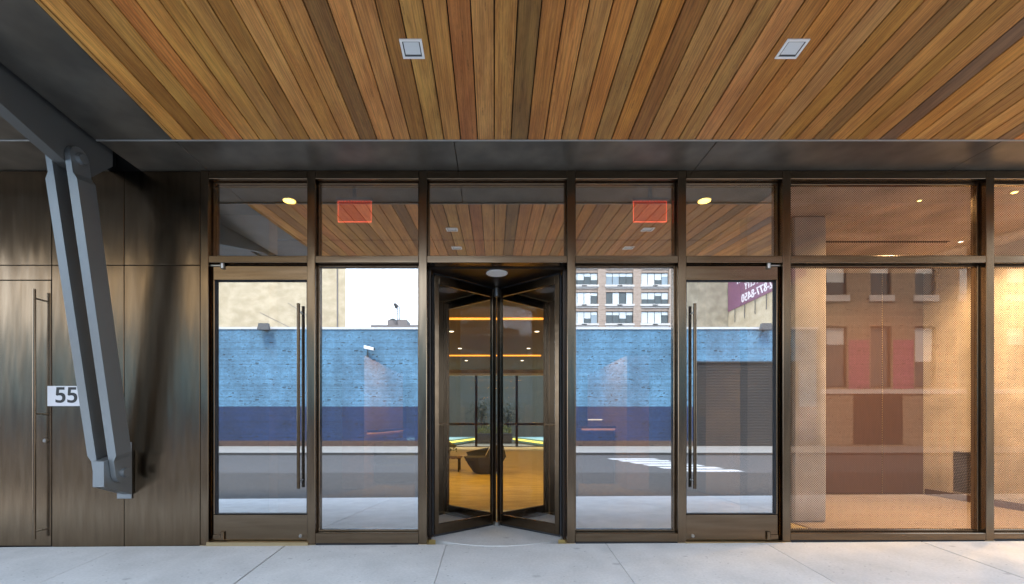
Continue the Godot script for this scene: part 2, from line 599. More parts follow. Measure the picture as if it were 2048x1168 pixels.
func plank_mesh(x0: float, x1: float, z0: float, z1: float, u0: float, v0: float) -> ArrayMesh:
	var st := start()
	var b := 0.003
	var t := 0.022
	var prof := [Vector2(x0, t), Vector2(x0, b), Vector2(x0 + b, 0), Vector2(x1 - b, 0), Vector2(x1, b), Vector2(x1, t)]
	for k in 5:
		var a: Vector2 = prof[k]
		var c: Vector2 = prof[k + 1]
		var n := Vector3((c.y - a.y), -(c.x - a.x), 0).normalized()
		if k == 0: n = Vector3(-1, 0, 0)
		if k == 4: n = Vector3(1, 0, 0)
		var q := [Vector3(a.x, soffit_y(z0) + a.y, z0), Vector3(c.x, soffit_y(z0) + c.y, z0), Vector3(c.x, soffit_y(z1) + c.y, z1), Vector3(a.x, soffit_y(z1) + a.y, z1)]
		var uv := []
		for p in q:
			uv.append(Vector2(u0 + (p.x - x0) / 0.16, v0 + p.z / 3.3))
		var order := [0, 2, 1, 0, 3, 2] if (q[1] - q[0]).cross(q[2] - q[0]).dot(n) > 0 else [0, 1, 2, 0, 2, 3]
		for i in order:
			vert(st, q[i], n, uv[i])
	for z in [z0, z1]:
		var o := Vector3(0, 0, -1 if z == z0 else 1)
		quad(st, Vector3(x0, soffit_y(z) + b, z), Vector3(x1, soffit_y(z) + b, z), Vector3(x1, soffit_y(z) + t, z), Vector3(x0, soffit_y(z) + t, z), o)
	return st.commit()

func make_canopy() -> void:
	var t := thing("entrance_canopy", "timber-lined entrance canopy with grey metal edge panels over the pavement", "canopy", Vector3(2, 3.73, 0.5))
	var tone := [  # board by board from the grey panel beside the strut (sRGB of the wood)
		[172, 122, 60], [122, 82, 36], [156, 114, 56], [158, 98, 48], [160, 112, 54], [152, 110, 52], [142, 102, 52], [128, 88, 38], [162, 116, 64], [150, 104, 52],
		[154, 108, 58], [98, 69, 37], [164, 112, 62], [148, 102, 58], [118, 80, 38], [146, 110, 58], [142, 99, 52], [128, 78, 42], [152, 110, 64], [140, 101, 54],
		[94, 70, 38], [140, 92, 46], [154, 103, 54], [142, 102, 56], [148, 94, 42], [124, 92, 48], [146, 94, 36], [110, 71, 33], [138, 101, 57], [143, 100, 54],
		[132, 97, 52], [152, 103, 60], [136, 91, 44], [142, 92, 42], [148, 102, 54], [136, 99, 60], [132, 92, 40], [137, 94, 50], [98, 72, 42], [144, 101, 52],
		[122, 87, 38], [134, 93, 50], [76, 60, 52], [144, 98, 44], [150, 108, 58], [128, 92, 48], [120, 84, 42], [158, 116, 62], [136, 98, 52], [84, 62, 46]]
	var grain := []
	for k in 5:
		grain.append(wood_image(k))
	for k in range(-19, 47):
		var c: Array
		var i := k + 19
		if i < tone.size():
			c = tone[i]
		else:
			c = tone[(i * 17 + 3) % tone.size()]
		var m := StandardMaterial3D.new()
		var wood := Color(c[0] / 255.0, c[1] / 255.0, c[2] / 255.0).lerp(Color(0.60, 0.43, 0.22), 0.20) * 1.47
		m.albedo_color = Color(minf(wood.r * 0.975, 1.0), minf(wood.g * 0.97, 1.0), minf(wood.b * 0.97, 1.0))
		m.albedo_color.a = 1.0
		m.albedo_texture = grain[(i * 3 + i / 7) % 5]
		m.roughness = 0.48
		part("plank", plank_mesh(k * 0.149 + 0.0045, k * 0.149 + 0.1445, 0.516, 3.42, rng.randf(), rng.randf() * 0.1), m, t)
	var last := 47 * 0.149
	var edge := StandardMaterial3D.new()
	edge.albedo_color = Color(0.80, 0.58, 0.30)
	edge.albedo_texture = grain[0]
	part("edge_strip", plank_mesh(-2.865, -2.834, 0.516, 3.42, 0.3, 0.02), edge, t)
	part("backing_board", sloped(-2.865, last, 0.516, 3.42, 0.024, 0.03), M.black, t)
	# flat metal strip between the boards and the glazing, in panels with open joints
	var xs := [-9.0, -6.4, -3.86]
	for i in 2:
		part("soffit_panel", bx(Vector3(xs[i] + 0.003, 3.74, -0.1), Vector3(xs[i + 1] - 0.003, 3.765, 0.512), 0.003), M.soffit, t)
	xs = [-3.55, -2.865, -0.36, 2.0, 4.55, last]
	for i in 5:
		part("soffit_panel", bx(Vector3(xs[i] + 0.003, 3.74, -0.1), Vector3(xs[i + 1] - 0.003, 3.765, 0.512), 0.003), M.soffit, t)
	part("soffit_panel", sloped(-3.55, -2.868, 0.518, 3.42, 0.0, 0.025), M.soffit, t)
	part("soffit_panel", sloped(-9.0, -3.86, 0.518, 3.42, 0.0, 0.025), M.soffit, t)
	part("edge_trim", bx(Vector3(-3.55, 3.726, 0.502), Vector3(last, 3.739, 0.514), 0.002), M.trim, t)
	part("edge_trim", bx(Vector3(-9.0, 3.726, 0.502), Vector3(-3.86, 3.739, 0.514), 0.002), M.trim, t)
	part("slot_lining", sloped(-3.86, -3.55, -0.1, 3.42, 0.30, 0.02), M.black, t)
	for x in [-3.88, -3.55]:
		part("slot_lining", sloped(x, x + 0.02, -0.1, 3.42, 0.055, 0.245), M.black, t)
	part("closure_board", bx(Vector3(-9.0, 3.767, -0.15), Vector3(last, 4.24, -0.104)), M.black, t)
	part("roof_deck", sloped(-9.0, last + 0.02, -0.1, 3.5, 0.33, 0.1), M.soffit, t)
	part("fascia", sloped(-9.0, last + 0.02, 3.425, 3.5, -0.03, 0.36), M.soffit, t)
	part("fascia", sloped(last + 0.004, last + 0.05, 0.0, 3.42, -0.03, 0.36), M.soffit, t)
	part("fascia", sloped(-9.05, -9.004, 0.0, 3.42, -0.03, 0.36), M.soffit, t)
	# four square recessed fittings, unlit
	var where := [[-0.5695, 1.434, "square recessed canopy light just left of the middle boards, nearest the glazing on that side"], [2.069, 1.434, "square recessed canopy light out to the right, nearest the glazing on that side"],
		[-0.5755, 2.323, "square canopy light further out, seen only mirrored in the pane over the revolving door"], [2.064, 2.323, "square canopy light further out, seen only mirrored below the red panel on the right"]]
	for w in where:
		var z: float = w[1]
		var x: float = w[0]
		var y := soffit_y(z)
		var o := thing("canopy_light", w[2], "ceiling light", Vector3(x, y, z), "square canopy lights")
		var a := atan(0.09)
		var st := start()
		var h := 0.0765
		for s in [[-h, -h, h, -h + 0.016], [-h, h - 0.016, h, h], [-h, -h + 0.016, -h + 0.016, h - 0.016], [h - 0.016, -h + 0.016, h, h - 0.016]]:
			box(st, Vector3(s[0], -0.008, s[1]), Vector3(s[2], -0.001, s[3]))
		var fr := part("trim_frame", st.commit(), M.white, o, 0.0, Vector3.ZERO)
		fr.rotation.x = -a
		st = start()  # dark strips on a flat fitting, painting the shade inside its recess
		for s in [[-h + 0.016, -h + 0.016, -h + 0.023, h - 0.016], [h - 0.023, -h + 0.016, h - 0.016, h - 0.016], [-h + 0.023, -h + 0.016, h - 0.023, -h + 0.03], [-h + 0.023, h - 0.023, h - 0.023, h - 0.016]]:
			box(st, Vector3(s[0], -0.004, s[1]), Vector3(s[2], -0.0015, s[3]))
		var ins := part("shaded_lip", st.commit(), M.grey_metal, o, 0.0, Vector3.ZERO)
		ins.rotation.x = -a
		st = start()
		box(st, Vector3(-h + 0.0235, -0.003, -h + 0.0305), Vector3(h - 0.0235, -0.0012, h - 0.0235))
		var df := part("diffuser", st.commit(), M.diffuser, o, 0.0, Vector3.ZERO)
		df.rotation.x = -a

# ---------------------------------------------------------------- glazed screen
const POSTS := [-2.90, -1.832, -0.7145, 0.7705, 1.8815, 2.928, 4.963, 7.0]

func frame_bead(x0: float, x1: float, y0: float, y1: float, z: float, w: float) -> ArrayMesh:   # four glazing beads round an opening
	var st := start()
	box(st, Vector3(x0, y0, z - 0.03), Vector3(x0 + w, y1, z + 0.022), 0.003)
	box(st, Vector3(x1 - w, y0, z - 0.03), Vector3(x1, y1, z + 0.022), 0.003)
	box(st, Vector3(x0 + w + 0.001, y0, z - 0.029), Vector3(x1 - w - 0.001, y0 + w, z + 0.021), 0.003)
	box(st, Vector3(x0 + w + 0.001, y1 - w, z - 0.029), Vector3(x1 - w - 0.001, y1, z + 0.021), 0.003)
	return st.commit()

func pane_mesh(x0: float, x1: float, y0: float, y1: float, z: float) -> ArrayMesh:
	var st := start()
	var p := [Vector3(x0, y0, z), Vector3(x1, y0, z), Vector3(x1, y1, z), Vector3(x0, y1, z)]
	quad(st, p[0], p[1], p[2], p[3], Vector3(0, 0, 1))
	return st.commit()

func make_screen() -> void:
	var t := thing("glazed_screen", "bronze-framed entrance glazing of tall panes from the metal wall to the right edge", "storefront", Vector3(1, 0, -0.05))
	for i in POSTS.size():
		var x: float = POSTS[i]
		part("mullion", bx(Vector3(x - 0.04, gy(x, 0) + 0.004, -0.16), Vector3(x + 0.04, 3.738, 0.0), 0.004), M.bronze, t)
		part("foot_plate", bx(Vector3(x - 0.043, gy(x, 0) - 0.01, -0.15), Vector3(x + 0.043, gy(x, 0) + 0.0035, 0.006)), M.brass, t)
	for i in POSTS.size() - 1:
		var x0: float = POSTS[i] + 0.04
		var x1: float = POSTS[i + 1] - 0.04
		var wide := i >= 5
		part("top_rail", bx(Vector3(x0, 3.655, -0.15), Vector3(x1, 3.737, -0.003), 0.004), M.bronze_rail, t)
		part("transom_bar", bx(Vector3(x0, 2.815, -0.15), Vector3(x1, 2.885, -0.003), 0.004), M.bronze_rail, t)
		part("glazing_bead", frame_bead(x0, x1, 2.886, 3.654, -0.09, 0.018 if not wide else 0.026), M.bronze_rail, t)
		var g := part("transom_pane", pane_mesh(x0 + 0.005, x1 - 0.005, 2.89, 3.65, -0.1), M.transom_glass if not wide else M.screen_glass, t)
		if wide:
			part("bronze_mesh", pane_mesh(x0 + 0.005, x1 - 0.005, 2.89, 3.65, -0.106), M.mesh, g)
		else:
			part("added_inner_pane", pane_mesh(x0 + 0.005, x1 - 0.005, 2.89, 3.65, -0.118), M.clear, g)
		if i in [1, 3, 5, 6]:
			part("bottom_rail", bx(Vector3(x0, gy((x0 + x1) / 2, 0) + 0.012, -0.15), Vector3(x1, 0.108, -0.003), 0.004), M.bronze_rail, t)
			part("sill_gap", bx(Vector3(x0, -0.08, -0.14), Vector3(x1, gy((x0 + x1) / 2, 0) + 0.011, -0.012)), M.rubber, t)
			part("glazing_bead", frame_bead(x0, x1, 0.109, 2.814, -0.09, 0.02), M.bronze_rail, t)
			g = part("pane", pane_mesh(x0 + 0.005, x1 - 0.005, 0.115, 2.81, -0.1), M.glass if not wide else M.screen_glass, t)
			if wide:
				part("bronze_mesh", pane_mesh(x0 + 0.005, x1 - 0.005, 0.115, 2.81, -0.106), M.mesh, g)
			else:
				part("added_inner_pane", pane_mesh(x0 + 0.005, x1 - 0.005, 0.115, 2.81, -0.118), M.tint, g)  # added dark sheet, only dims what shows through the pane
		elif i in [0, 4]:
			part("threshold", bx(Vector3(x0 - 0.012, gy((x0 + x1) / 2, 0) - 0.005, -0.16), Vector3(x1 + 0.012, 0.022, 0.018), 0.004), M.brass, t)
			part("door_stop", frame_bead(x0, x1, 0.023, 2.814, -0.11, 0.02), M.bronze, t)

# a glazed swing door; hinge +1: pivots on its right side
func make_door(x0: float, x1: float, hinge: int, label: String) -> void:
	var t := thing("glass_door", label, "door", Vector3((x0 + x1) / 2, 0.02, -0.07))
	x0 += 0.024
	x1 -= 0.006
	if hinge > 0:
		x0 -= 0.018
		x1 -= 0.018
	var zf := -0.045
	var zb := -0.095
	part("top_rail", bx(Vector3(x0, 2.655, zb), Vector3(x1, 2.795, zf), 0.003), M.bronze_rail, t)
	part("kick_plate", bx(Vector3(x0, 0.03, zb), Vector3(x1, 0.285, zf), 0.003), M.bronze_rail, t)
	part("stile", bx(Vector3(x0, 0.287, zb), Vector3(x0 + 0.014, 2.653, zf), 0.002), M.bronze, t)
	part("stile", bx(Vector3(x1 - 0.014, 0.287, zb), Vector3(x1, 2.653, zf), 0.002), M.bronze, t)
	part("gasket", frame_bead(x0 + 0.0145, x1 - 0.0145, 0.2865, 2.6535, -0.075, 0.006), M.rubber, t)
	var g := part("pane", pane_mesh(x0 + 0.012, x1 - 0.012, 0.285, 2.655, -0.08), M.glass, t)
	part("added_inner_pane", pane_mesh(x0 + 0.012, x1 - 0.012, 0.285, 2.655, -0.09), M.tint, g)  # dark sheet added behind the door glass to dim the view in
	var hx := x1 - 0.088 if hinge < 0 else x0 + 0.088
	var st := start()
	tube(st, Vector3(hx, 0.55, -0.02), Vector3(hx, 2.41, -0.02), 0.0165, -1.0, 20)
	var h := part("pull_handle", st.commit(), M.bronze_deep, t)
	for y in [0.63, 2.33]:
		part("standoff", tb(Vector3(hx, y, -0.075), Vector3(hx, y, -0.03), 0.008), M.steel, h)
	var px := x0 + 0.10 if hinge < 0 else x1 - 0.10
	st = start()
	tube(st, Vector3(px, 2.765, -0.035), Vector3(px, 2.822, -0.035), 0.02, -1.0, 18)
	box(st, Vector3(minf(px, px - hinge * -0.12), 2.79, -0.044), Vector3(maxf(px, px - hinge * -0.12), 2.803, -0.03), 0.002)
	part("top_pivot", st.commit(), M.steel, t)
	st = start()
	tube(st, Vector3(px, 0.035, -0.033), Vector3(px, 0.115, -0.033), 0.019, -1.0, 18)
	box(st, Vector3(minf(px, px + hinge * 0.1), 0.04, -0.0445), Vector3(maxf(px, px + hinge * 0.1), 0.085, -0.036), 0.002)
	part("bottom_pivot", st.commit(), M.bronze, t)
	var lx := x1 - 0.075 if hinge < 0 else x0 + 0.075
	st = start()
	tube(st, Vector3(lx, 0.072, -0.046), Vector3(lx, 0.072, -0.03), 0.017, 0.015, 18)
	disc(st, Vector3(lx, 0.072, -0.0295), 0.008, Vector3(0, 0, 1))
	part("lock", st.commit(), M.steel, t)

func make_revolving_door() -> void:
	var c := Vector3(0.028, 0, -0.87)
	var t := thing("revolving_door", "four-winged revolving door in dark bronze between two tall panes", "revolving door", c)
	var r := 0.90
	# round threshold, head and enclosure
	var st := start()
	tube(st, c + Vector3(0, -0.06, 0), c + Vector3(0, 0.004, 0), 0.95, -1.0, 64)
	part("floor_disc", st.commit(), M.concrete_1, t)
	st = start()
	box(st, Vector3(-0.674, 2.80, -1.86), Vector3(0.73, 2.90, -0.152))
	box(st, Vector3(-0.95, 2.80, -1.72), Vector3(-0.675, 2.90, -0.3))
	box(st, Vector3(0.731, 2.80, -1.72), Vector3(1.0, 2.90, -0.3))
	part("head", st.commit(), M.bronze_dark, t)
	for side in [-1.0, 1.0]:
		st = start()
		var n := 14
		for k in n:
			var a := deg_to_rad(lerpf(-41.0, 41.0, float(k) / n))
			var b := deg_to_rad(lerpf(-41.0, 41.0, float(k + 1) / n))
			var p := []
			for e in [[a, 0.925], [b, 0.925], [b, 0.955], [a, 0.955]]:
				p.append(c + Vector3(side * cos(e[0]) * e[1], 0.004, sin(e[0]) * e[1]))
			for j in 4:
				p.append(p[j] + Vector3(0, 2.794, 0))
			hexa(st, p)
		part("drum_wall", st.commit(), M.bronze_dark, t)
		var jx := -0.674 if side < 0 else 0.7295
		part("throat_jamb", bx(Vector3(minf(jx, jx - side * 0.018), 0.002, -0.31), Vector3(maxf(jx, jx - side * 0.018), 2.798, -0.161), 0.002), M.bronze_dark, t)
		for z in [-0.2, -1.52]:
			part("throat_post", bx(Vector3(jx - 0.011 - side * 0.012, 0.002, z - 0.05), Vector3(jx + 0.011 - side * 0.012, 2.797, z + 0.02), 0.002), M.bronze, t) if z < -1.0 else null
	st = start()
	tube(st, Vector3(0.028, 2.799, -0.285), Vector3(0.028, 2.792, -0.285), 0.117, 0.112, 36)
	part("ceiling_grille", st.commit(), M.white, t)
	for a in [42.0, 138.0, 222.0, 318.0]:
		var turn := deg_to_rad(a)
		st = start()
		box(st, Vector3(0.034, 0.03, -0.022), Vector3(0.086, 2.775, 0.022), 0.003)
		box(st, Vector3(r - 0.055, 0.03, -0.022), Vector3(r, 2.775, 0.022), 0.003)
		box(st, Vector3(0.0865, 2.685, -0.021), Vector3(r - 0.0555, 2.775, 0.021), 0.003)
		box(st, Vector3(0.0865, 0.03, -0.021), Vector3(r - 0.0555, 0.135, 0.021), 0.003)
		var w := part("door_wing", st.commit(), M.bronze_deep, t, turn, Vector3.ZERO)
		st = start()
		var gz := 0.0
		quad(st, Vector3(0.08, 0.13, gz), Vector3(r - 0.05, 0.13, gz), Vector3(r - 0.05, 2.69, gz), Vector3(0.08, 2.69, gz), Vector3(0, 0, 1))
		part("wing_pane", st.commit(), M.wing_glass, w, 0.0, Vector3.ZERO)
		var s := 1.0 if a > 180.0 and a < 300.0 or a < 90.0 else -1.0
		st = start()
		tube(st, Vector3(0.09, 1.195, s * 0.06), Vector3(r - 0.03, 1.195, s * 0.06), 0.013, -1.0, 16)
		for x in [0.1, r - 0.04]:
			tube(st, Vector3(x, 1.195, s * 0.02), Vector3(x, 1.195, s * 0.06), 0.008, -1.0, 10)
		part("push_bar", st.commit(), M.bronze, w, 0.0, Vector3.ZERO)
		st = start()
		box(st, Vector3(0.04, 0.008, -0.008), Vector3(r, 0.03, 0.008))
		box(st, Vector3(r, 0.03, -0.006), Vector3(r + 0.018, 2.77, 0.006))
		box(st, Vector3(0.04, 2.776, -0.006), Vector3(r, 2.796, 0.006))
		part("brush_seal", st.commit(), M.rubber, w, 0.0, Vector3.ZERO)
	for sx in [-1.0, 1.0]:
		part("centre_post", bx(c + Vector3(minf(sx * 0.005, sx * 0.032), 0.01, -0.03), c + Vector3(maxf(sx * 0.005, sx * 0.032), 2.79, 0.03), 0.003), M.bronze_dark, t)
	part("floor_pivot", tb(c + Vector3(0, 0.004, 0.052), c + Vector3(0, 0.05, 0.052), 0.042, 24), M.steel, t)
	part("head_pivot", tb(c + Vector3(0, 2.69, 0.045), c + Vector3(0, 2.79, 0.045), 0.035, 24), M.steel, t)

# ---------------------------------------------------------------- metal wall, strut
func make_metal_wall() -> void:
	var t := thing("metal_wall", "wall of large brushed bronze sheets left of the glazing", "wall", Vector3(-4, 0, -0.05))
	var g := 0.003
	for p in [[-9.0, -7.0, 0.0, 3.735], [-7.0, -5.46, 2.79, 3.735], [-7.0, -5.46, 0.0, 2.79], [-5.46, -4.432, 2.79, 3.735], [-5.46, -4.432, 2.64, 2.79],
			[-4.432, -3.707, 2.79, 3.735], [-4.432, -3.707, 0.0, 2.79], [-3.707, -2.945, 2.79, 3.735], [-3.707, -2.945, 0.0, 2.79]]:
		part("metal_sheet", bx(Vector3(p[0] + g, p[2] + (g if p[2] > 0 else -0.03), -0.05), Vector3(p[1] - g, p[3] - g, -0.006), 0.003), M.bronze, t)
	part("wall_backing", bx(Vector3(-9.0, -0.1, -0.3), Vector3(-2.945, 3.735, -0.06)), M.black, t)
	var d := thing("service_door", "flush bronze service door with a long bar handle at the left edge", "door", Vector3(-4.95, 0, -0.03))
	part("leaf", bx(Vector3(-5.457, -0.02, -0.052), Vector3(-4.436, 2.636, -0.004), 0.003), M.bronze, d)
	var h := part("bar_handle", tb(Vector3(-4.53, 0.065, 0.07), Vector3(-4.53, 2.53, 0.07), 0.0135, 18), M.bronze, d)
	for y in [0.14, 1.30, 2.44]:
		part("standoff", tb(Vector3(-4.53, y, -0.002), Vector3(-4.53, y, 0.062), 0.008), M.steel, h)
	var st := start()
	tube(st, Vector3(-4.487, 1.035, -0.004), Vector3(-4.487, 1.035, 0.012), 0.02, 0.017, 20)
	part("lock", st.commit(), M.steel, d)
	var s := thing("number_sign", "white paper sign with the number 55, half hidden behind the steel strut", "sign", Vector3(-4.27, 1.48, 0.0))
	part("sheet", bx(Vector3(-4.467, 1.38, -0.005), Vector3(-4.07, 1.58, 0.001)), M.sheet, s)
	var tm := lettering("55", 0.155, 0.001)
	var o := part("numerals", tm, M.ink, s)
	var b := tm.get_aabb()
	o.position = Vector3(-4.385, 1.411, 0.002) - s.position - Vector3(b.position.x, b.position.y, b.position.z)

func make_strut() -> void:
	var lo := Vector2(0.188, 0.736)                # (z, y) of the lower and the upper pin
	var hi := Vector2(0.662, 3.48)
	var along := (hi - lo).normalized()
	var across := Vector2(along.y, -along.x)
	var length := (hi - lo).length()
	var w := 0.094
	var t := thing("steel_strut", "slanting grey steel strut of two flat arms between metal wall and canopy beam", "strut", Vector3(-3.63, 0.5, 0.1))
	for s in [-1.0, 1.0]:
		var inner: float = -3.664 + s * 0.056
		var thin: float = inner + s * 0.05
		var thick: float = inner + s * 0.078
		var poly := PackedVector2Array()
		for k in 13:
			var a := PI * k / 12.0
			poly.append(hi + across * (w * cos(a)) + along * (w * sin(a)))
		for k in 13:
			var a := PI + PI * k / 12.0
			poly.append(lo + across * (w * cos(a)) + along * (w * sin(a)))
		var st := start()
		extrude_x(st, poly, minf(inner, thin), maxf(inner, thin))
		var ring := func(d: float, x: float) -> Array:
			var q := []
			for e in [[-w, thin], [w, thin], [w, x], [-w, x]]:
				var p: Vector2 = lo + along * d + across * float(e[0])
				q.append(Vector3(e[1], p.y, p.x))
			return q
		var steps := [[0.135, thin + s * 0.0005], [0.185, thick], [length - 0.185, thick], [length - 0.135, thin + s * 0.0005]]
		for k in 3:
			hexa(st, ring.call(steps[k][0], steps[k][1]) + ring.call(steps[k + 1][0], steps[k + 1][1]))
		part("arm", st.commit(), M.paint, t)
		for p in [lo, hi]:
			st = start()
			tube(st, Vector3(thin, p.y, p.x), Vector3(thin + s * 0.026, p.y, p.x), 0.046, 0.046, 26)
			tube(st, Vector3(thin + s * 0.026, p.y, p.x), Vector3(thin + s * 0.032, p.y, p.x), 0.046, 0.040, 26)
			part("pin", st.commit(), M.paint, t)
	var st2 := start()
	extrude_x(st2, PackedVector2Array([Vector2(0.014, 0.93), Vector2(0.350, 0.855), Vector2(0.350, 0.619), Vector2(0.014, 0.50)]), -3.716, -3.612)
	part("wall_bracket", st2.commit(), M.paint, t)
	part("wall_plate", bx(Vector3(-3.765, 0.455, -0.004), Vector3(-3.622, 1.02, 0.012), 0.003), M.paint, t)
	var b := thing("canopy_beam", "dark tapering steel beam under the canopy that the strut holds up", "beam", Vector3(-3.63, 3.5, 1.5))
	st2 = start()
	extrude_x(st2, PackedVector2Array([Vector2(0.25, 4.0), Vector2(0.25, 3.64), Vector2(0.50, 3.40), Vector2(0.738, 3.415), Vector2(1.265, 3.555), Vector2(2.45, 3.87), Vector2(3.4, 3.93), Vector2(3.4, 4.2)]), -3.716, -3.612)
	part("web", st2.commit(), M.beam, b)

# ---------------------------------------------------------------- lobby
func lamp(at: Vector3, color: Color, energy: float, spread: float) -> void:
	var l := SpotLight3D.new()
	l.name = numbered("downlight_lamp")
	l.position = at
	l.rotation.x = -PI / 2
	l.spot_angle = spread
	l.spot_angle_attenuation = 1.0
	l.spot_range = 25.0
	l.spot_attenuation = 2.0
	l.light_color = color
	l.light_energy = energy
	l.light_size = 0.06
	l.shadow_enabled = true
	add_child(l)

func make_lobby() -> void:
	var L := -8.6
	var R := 7.16
	var back := -18.0
	struct("lobby_floor", bx(Vector3(L, -0.2, back), Vector3(14, 0.0, -0.165)), M.floor)
	var ce := struct("lobby_ceiling", bx(Vector3(L, 3.72, back), Vector3(14, 3.95, -0.155)), M.ceiling)
	part("air_slot", bx(Vector3(-3.43, 3.716, -1.79), Vector3(3.44, 3.7195, -1.74)), M.black, ce)
	part("air_slot", bx(Vector3(4.55, 3.695, -1.79), Vector3(6.25, 3.699, -1.74)), M.black, ce)
	struct("lobby_wall", bx(Vector3(L - 0.25, -0.2, back), Vector3(L, 3.95, -0.16)), M.plaster)
	struct("lobby_wall", bx(Vector3(14, -0.2, back), Vector3(14.25, 3.95, -0.16)), M.plaster)
	struct("side_room_floor", bx(Vector3(3.6, 0.001, -3.13), Vector3(R, 0.012, -0.17)), M.dimmed_floor)  # separate darker floor piece, added so the lamps do not overbrighten it
	struct("side_room_ceiling", bx(Vector3(3.02, 3.70, -3.3), Vector3(R, 3.7185, -0.17)), M.plaster)
	var w := struct("lobby_wall", bx(Vector3(R, 0.0, -8.0), Vector3(R + 0.2, 3.72, -0.6)), M.plaster)
	part("skirting", bx(Vector3(R - 0.015, 0.0, -3.1), Vector3(R, 0.11, -0.6)), M.walnut, w)
	var gr := start()
	for k in 26:
		box(gr, Vector3(R - 0.012, 0.15 + k * 0.024, -2.62), Vector3(R - 0.002, 0.162 + k * 0.024, -2.1))
	part("air_grille", gr.commit(), M.grille, w)
	# dark timber double panel and pale column behind the mesh glass
	var cab := thing("timber_panelling", "dark brown full-height double panel with a bright seam behind the mesh glass", "panel", Vector3(6.3, 0, -3.2))
	part("panel", bx(Vector3(5.53, 0.02, -3.25), Vector3(6.462, 3.698, -3.131), 0.003), M.walnut, cab)
	part("panel", bx(Vector3(6.470, 0.02, -3.25), Vector3(7.15, 3.698, -3.131), 0.003), M.walnut, cab)
	part("seam_strip", bx(Vector3(6.4625, 0.02, -3.24), Vector3(6.4695, 3.698, -3.128)), M.brass, cab)
	struct("lobby_wall", bx(Vector3(3.6, 0.0, -3.6), Vector3(5.52, 3.72, -3.3)), M.plaster)
	var col := thing("pale_column", "pale plaster column behind the left part of the mesh glass", "column", Vector3(3.83, 0, -1.1))
	part("shaft", bx(Vector3(3.60, 0.013, -1.25), Vector3(4.0, 3.699, -0.95), 0.02), M.plaster, col)
	struct("lobby_wall", bx(Vector3(3.06, 0.0, -1.15), Vector3(3.58, 3.716, -0.98)), M.plaster)
	struct("lobby_wall", bx(Vector3(-3.6, 0.0, -1.2), Vector3(-2.72, 3.716, -0.98)), M.plaster)
	# feature walls beside the middle aisle
	struct("feature_wall", bx(Vector3(-2.75, 0.0, -7.4), Vector3(-2.35, 2.42, -3.8)), M.peach)
	struct("feature_wall", bx(Vector3(2.40, 0.0, -7.4), Vector3(2.80, 2.42, -3.8)), M.peach)
	# back glazing and the courtyard behind it
	var bg := thing("rear_glazing", "glass wall at the far end of the lobby, seen through the revolving door", "glass wall", Vector3(0, 0, back))
	for x in [-4.3, -2.55, -0.87, 1.09, 2.8, 4.5]:
		part("mullion", bx(Vector3(x - 0.06, 0.0, back - 0.1), Vector3(x + 0.06, 3.44, back)), M.bronze_dark, bg)
	part("head_rail", bx(Vector3(L, 3.44, back - 0.1), Vector3(14, 3.56, back + 0.02)), M.white, bg)
	part("head_panel", bx(Vector3(L, 3.56, back - 0.1), Vector3(14, 3.95, back - 0.002)), M.plaster, bg)
	part("sill", bx(Vector3(L, -0.1, back - 0.1), Vector3(14, 0.03, back + 0.01)), M.bronze_dark, bg)
	part("pane", pane_mesh(L, 14, 0.03, 3.44, back - 0.05), M.clear, bg)
	struct("courtyard_floor", bx(Vector3(L, -0.3, back - 12), Vector3(14, -0.02, back - 0.1)), M.court)
	struct("courtyard_wall", bx(Vector3(L, -0.3, back - 12.4), Vector3(14, 14, back - 12)), M.court)
	struct("courtyard_wall", bx(Vector3(L - 0.3, -0.3, back - 12.4), Vector3(L, 14, back)), M.court)
	struct("courtyard_wall", bx(Vector3(14, -0.3, back - 12.4), Vector3(14.3, 14, back)), M.court)
	for s in [-1.0, 1.0]:
		var pb := thing("planter_bed", "pale turquoise raised bed with lit edge, %s of the two beyond the rear glass" % ("left" if s < 0 else "right"), "raised bed", Vector3(s * 3.2, 0, back - 3))
		var x0 := 1.15 if s > 0 else -4.6
		var st := start()
		hexa(st, [Vector3(s * 2.4, 0.02, back - 0.3), Vector3(s * 5.2, 0.02, back - 0.3), Vector3(s * 5.2, 0.30, back - 0.3), Vector3(s * 2.4, 0.30, back - 0.3),
			Vector3(s * 1.15, 0.02, back - 5.5), Vector3(s * 5.2, 0.02, back - 5.5), Vector3(s * 5.2, 0.30, back - 5.5), Vector3(s * 1.15, 0.30, back - 5.5)])
		part("bed_top", st.commit(), M.turquoise, pb)
		st = start()
		hexa(st, [Vector3(s * 2.36, 0.14, back - 0.3), Vector3(s * 2.38, 0.14, back - 0.3), Vector3(s * 2.38, 0.22, back - 0.3), Vector3(s * 2.36, 0.22, back - 0.3),
			Vector3(s * 1.11, 0.14, back - 5.5), Vector3(s * 1.13, 0.14, back - 5.5), Vector3(s * 1.13, 0.22, back - 5.5), Vector3(s * 1.11, 0.22, back - 5.5)])
		part("led_light_strip", st.commit(), M.led, pb)
	for e in [[-0.75, back - 4.2, 3.0, 7, "small dark courtyard tree left of the door shaft, beyond the rear glass"], [0.75, back - 4.6, 2.5, 8, "small dark courtyard tree right of the door shaft, beyond the rear glass"]]:
		var tr := thing("courtyard_tree", e[4], "tree", Vector3(e[0], -0.02, e[1]))
		var st := start()
		tube(st, Vector3(e[0], -0.02, e[1]), Vector3(e[0] + 0.05, e[2] * 0.55, e[1]), 0.05, 0.025, 8)
		for k in 5:
			var a := k * 1.3
			tube(st, Vector3(e[0] + 0.03, e[2] * (0.3 + 0.05 * k), e[1]), Vector3(e[0] + 0.4 * cos(a), e[2] * (0.55 + 0.08 * k), e[1] + 0.4 * sin(a)), 0.018, 0.006, 6)
		part("trunk", st.commit(), M.bark, tr)
		st = start()
		var r := RandomNumberGenerator.new()
		r.seed = e[3]
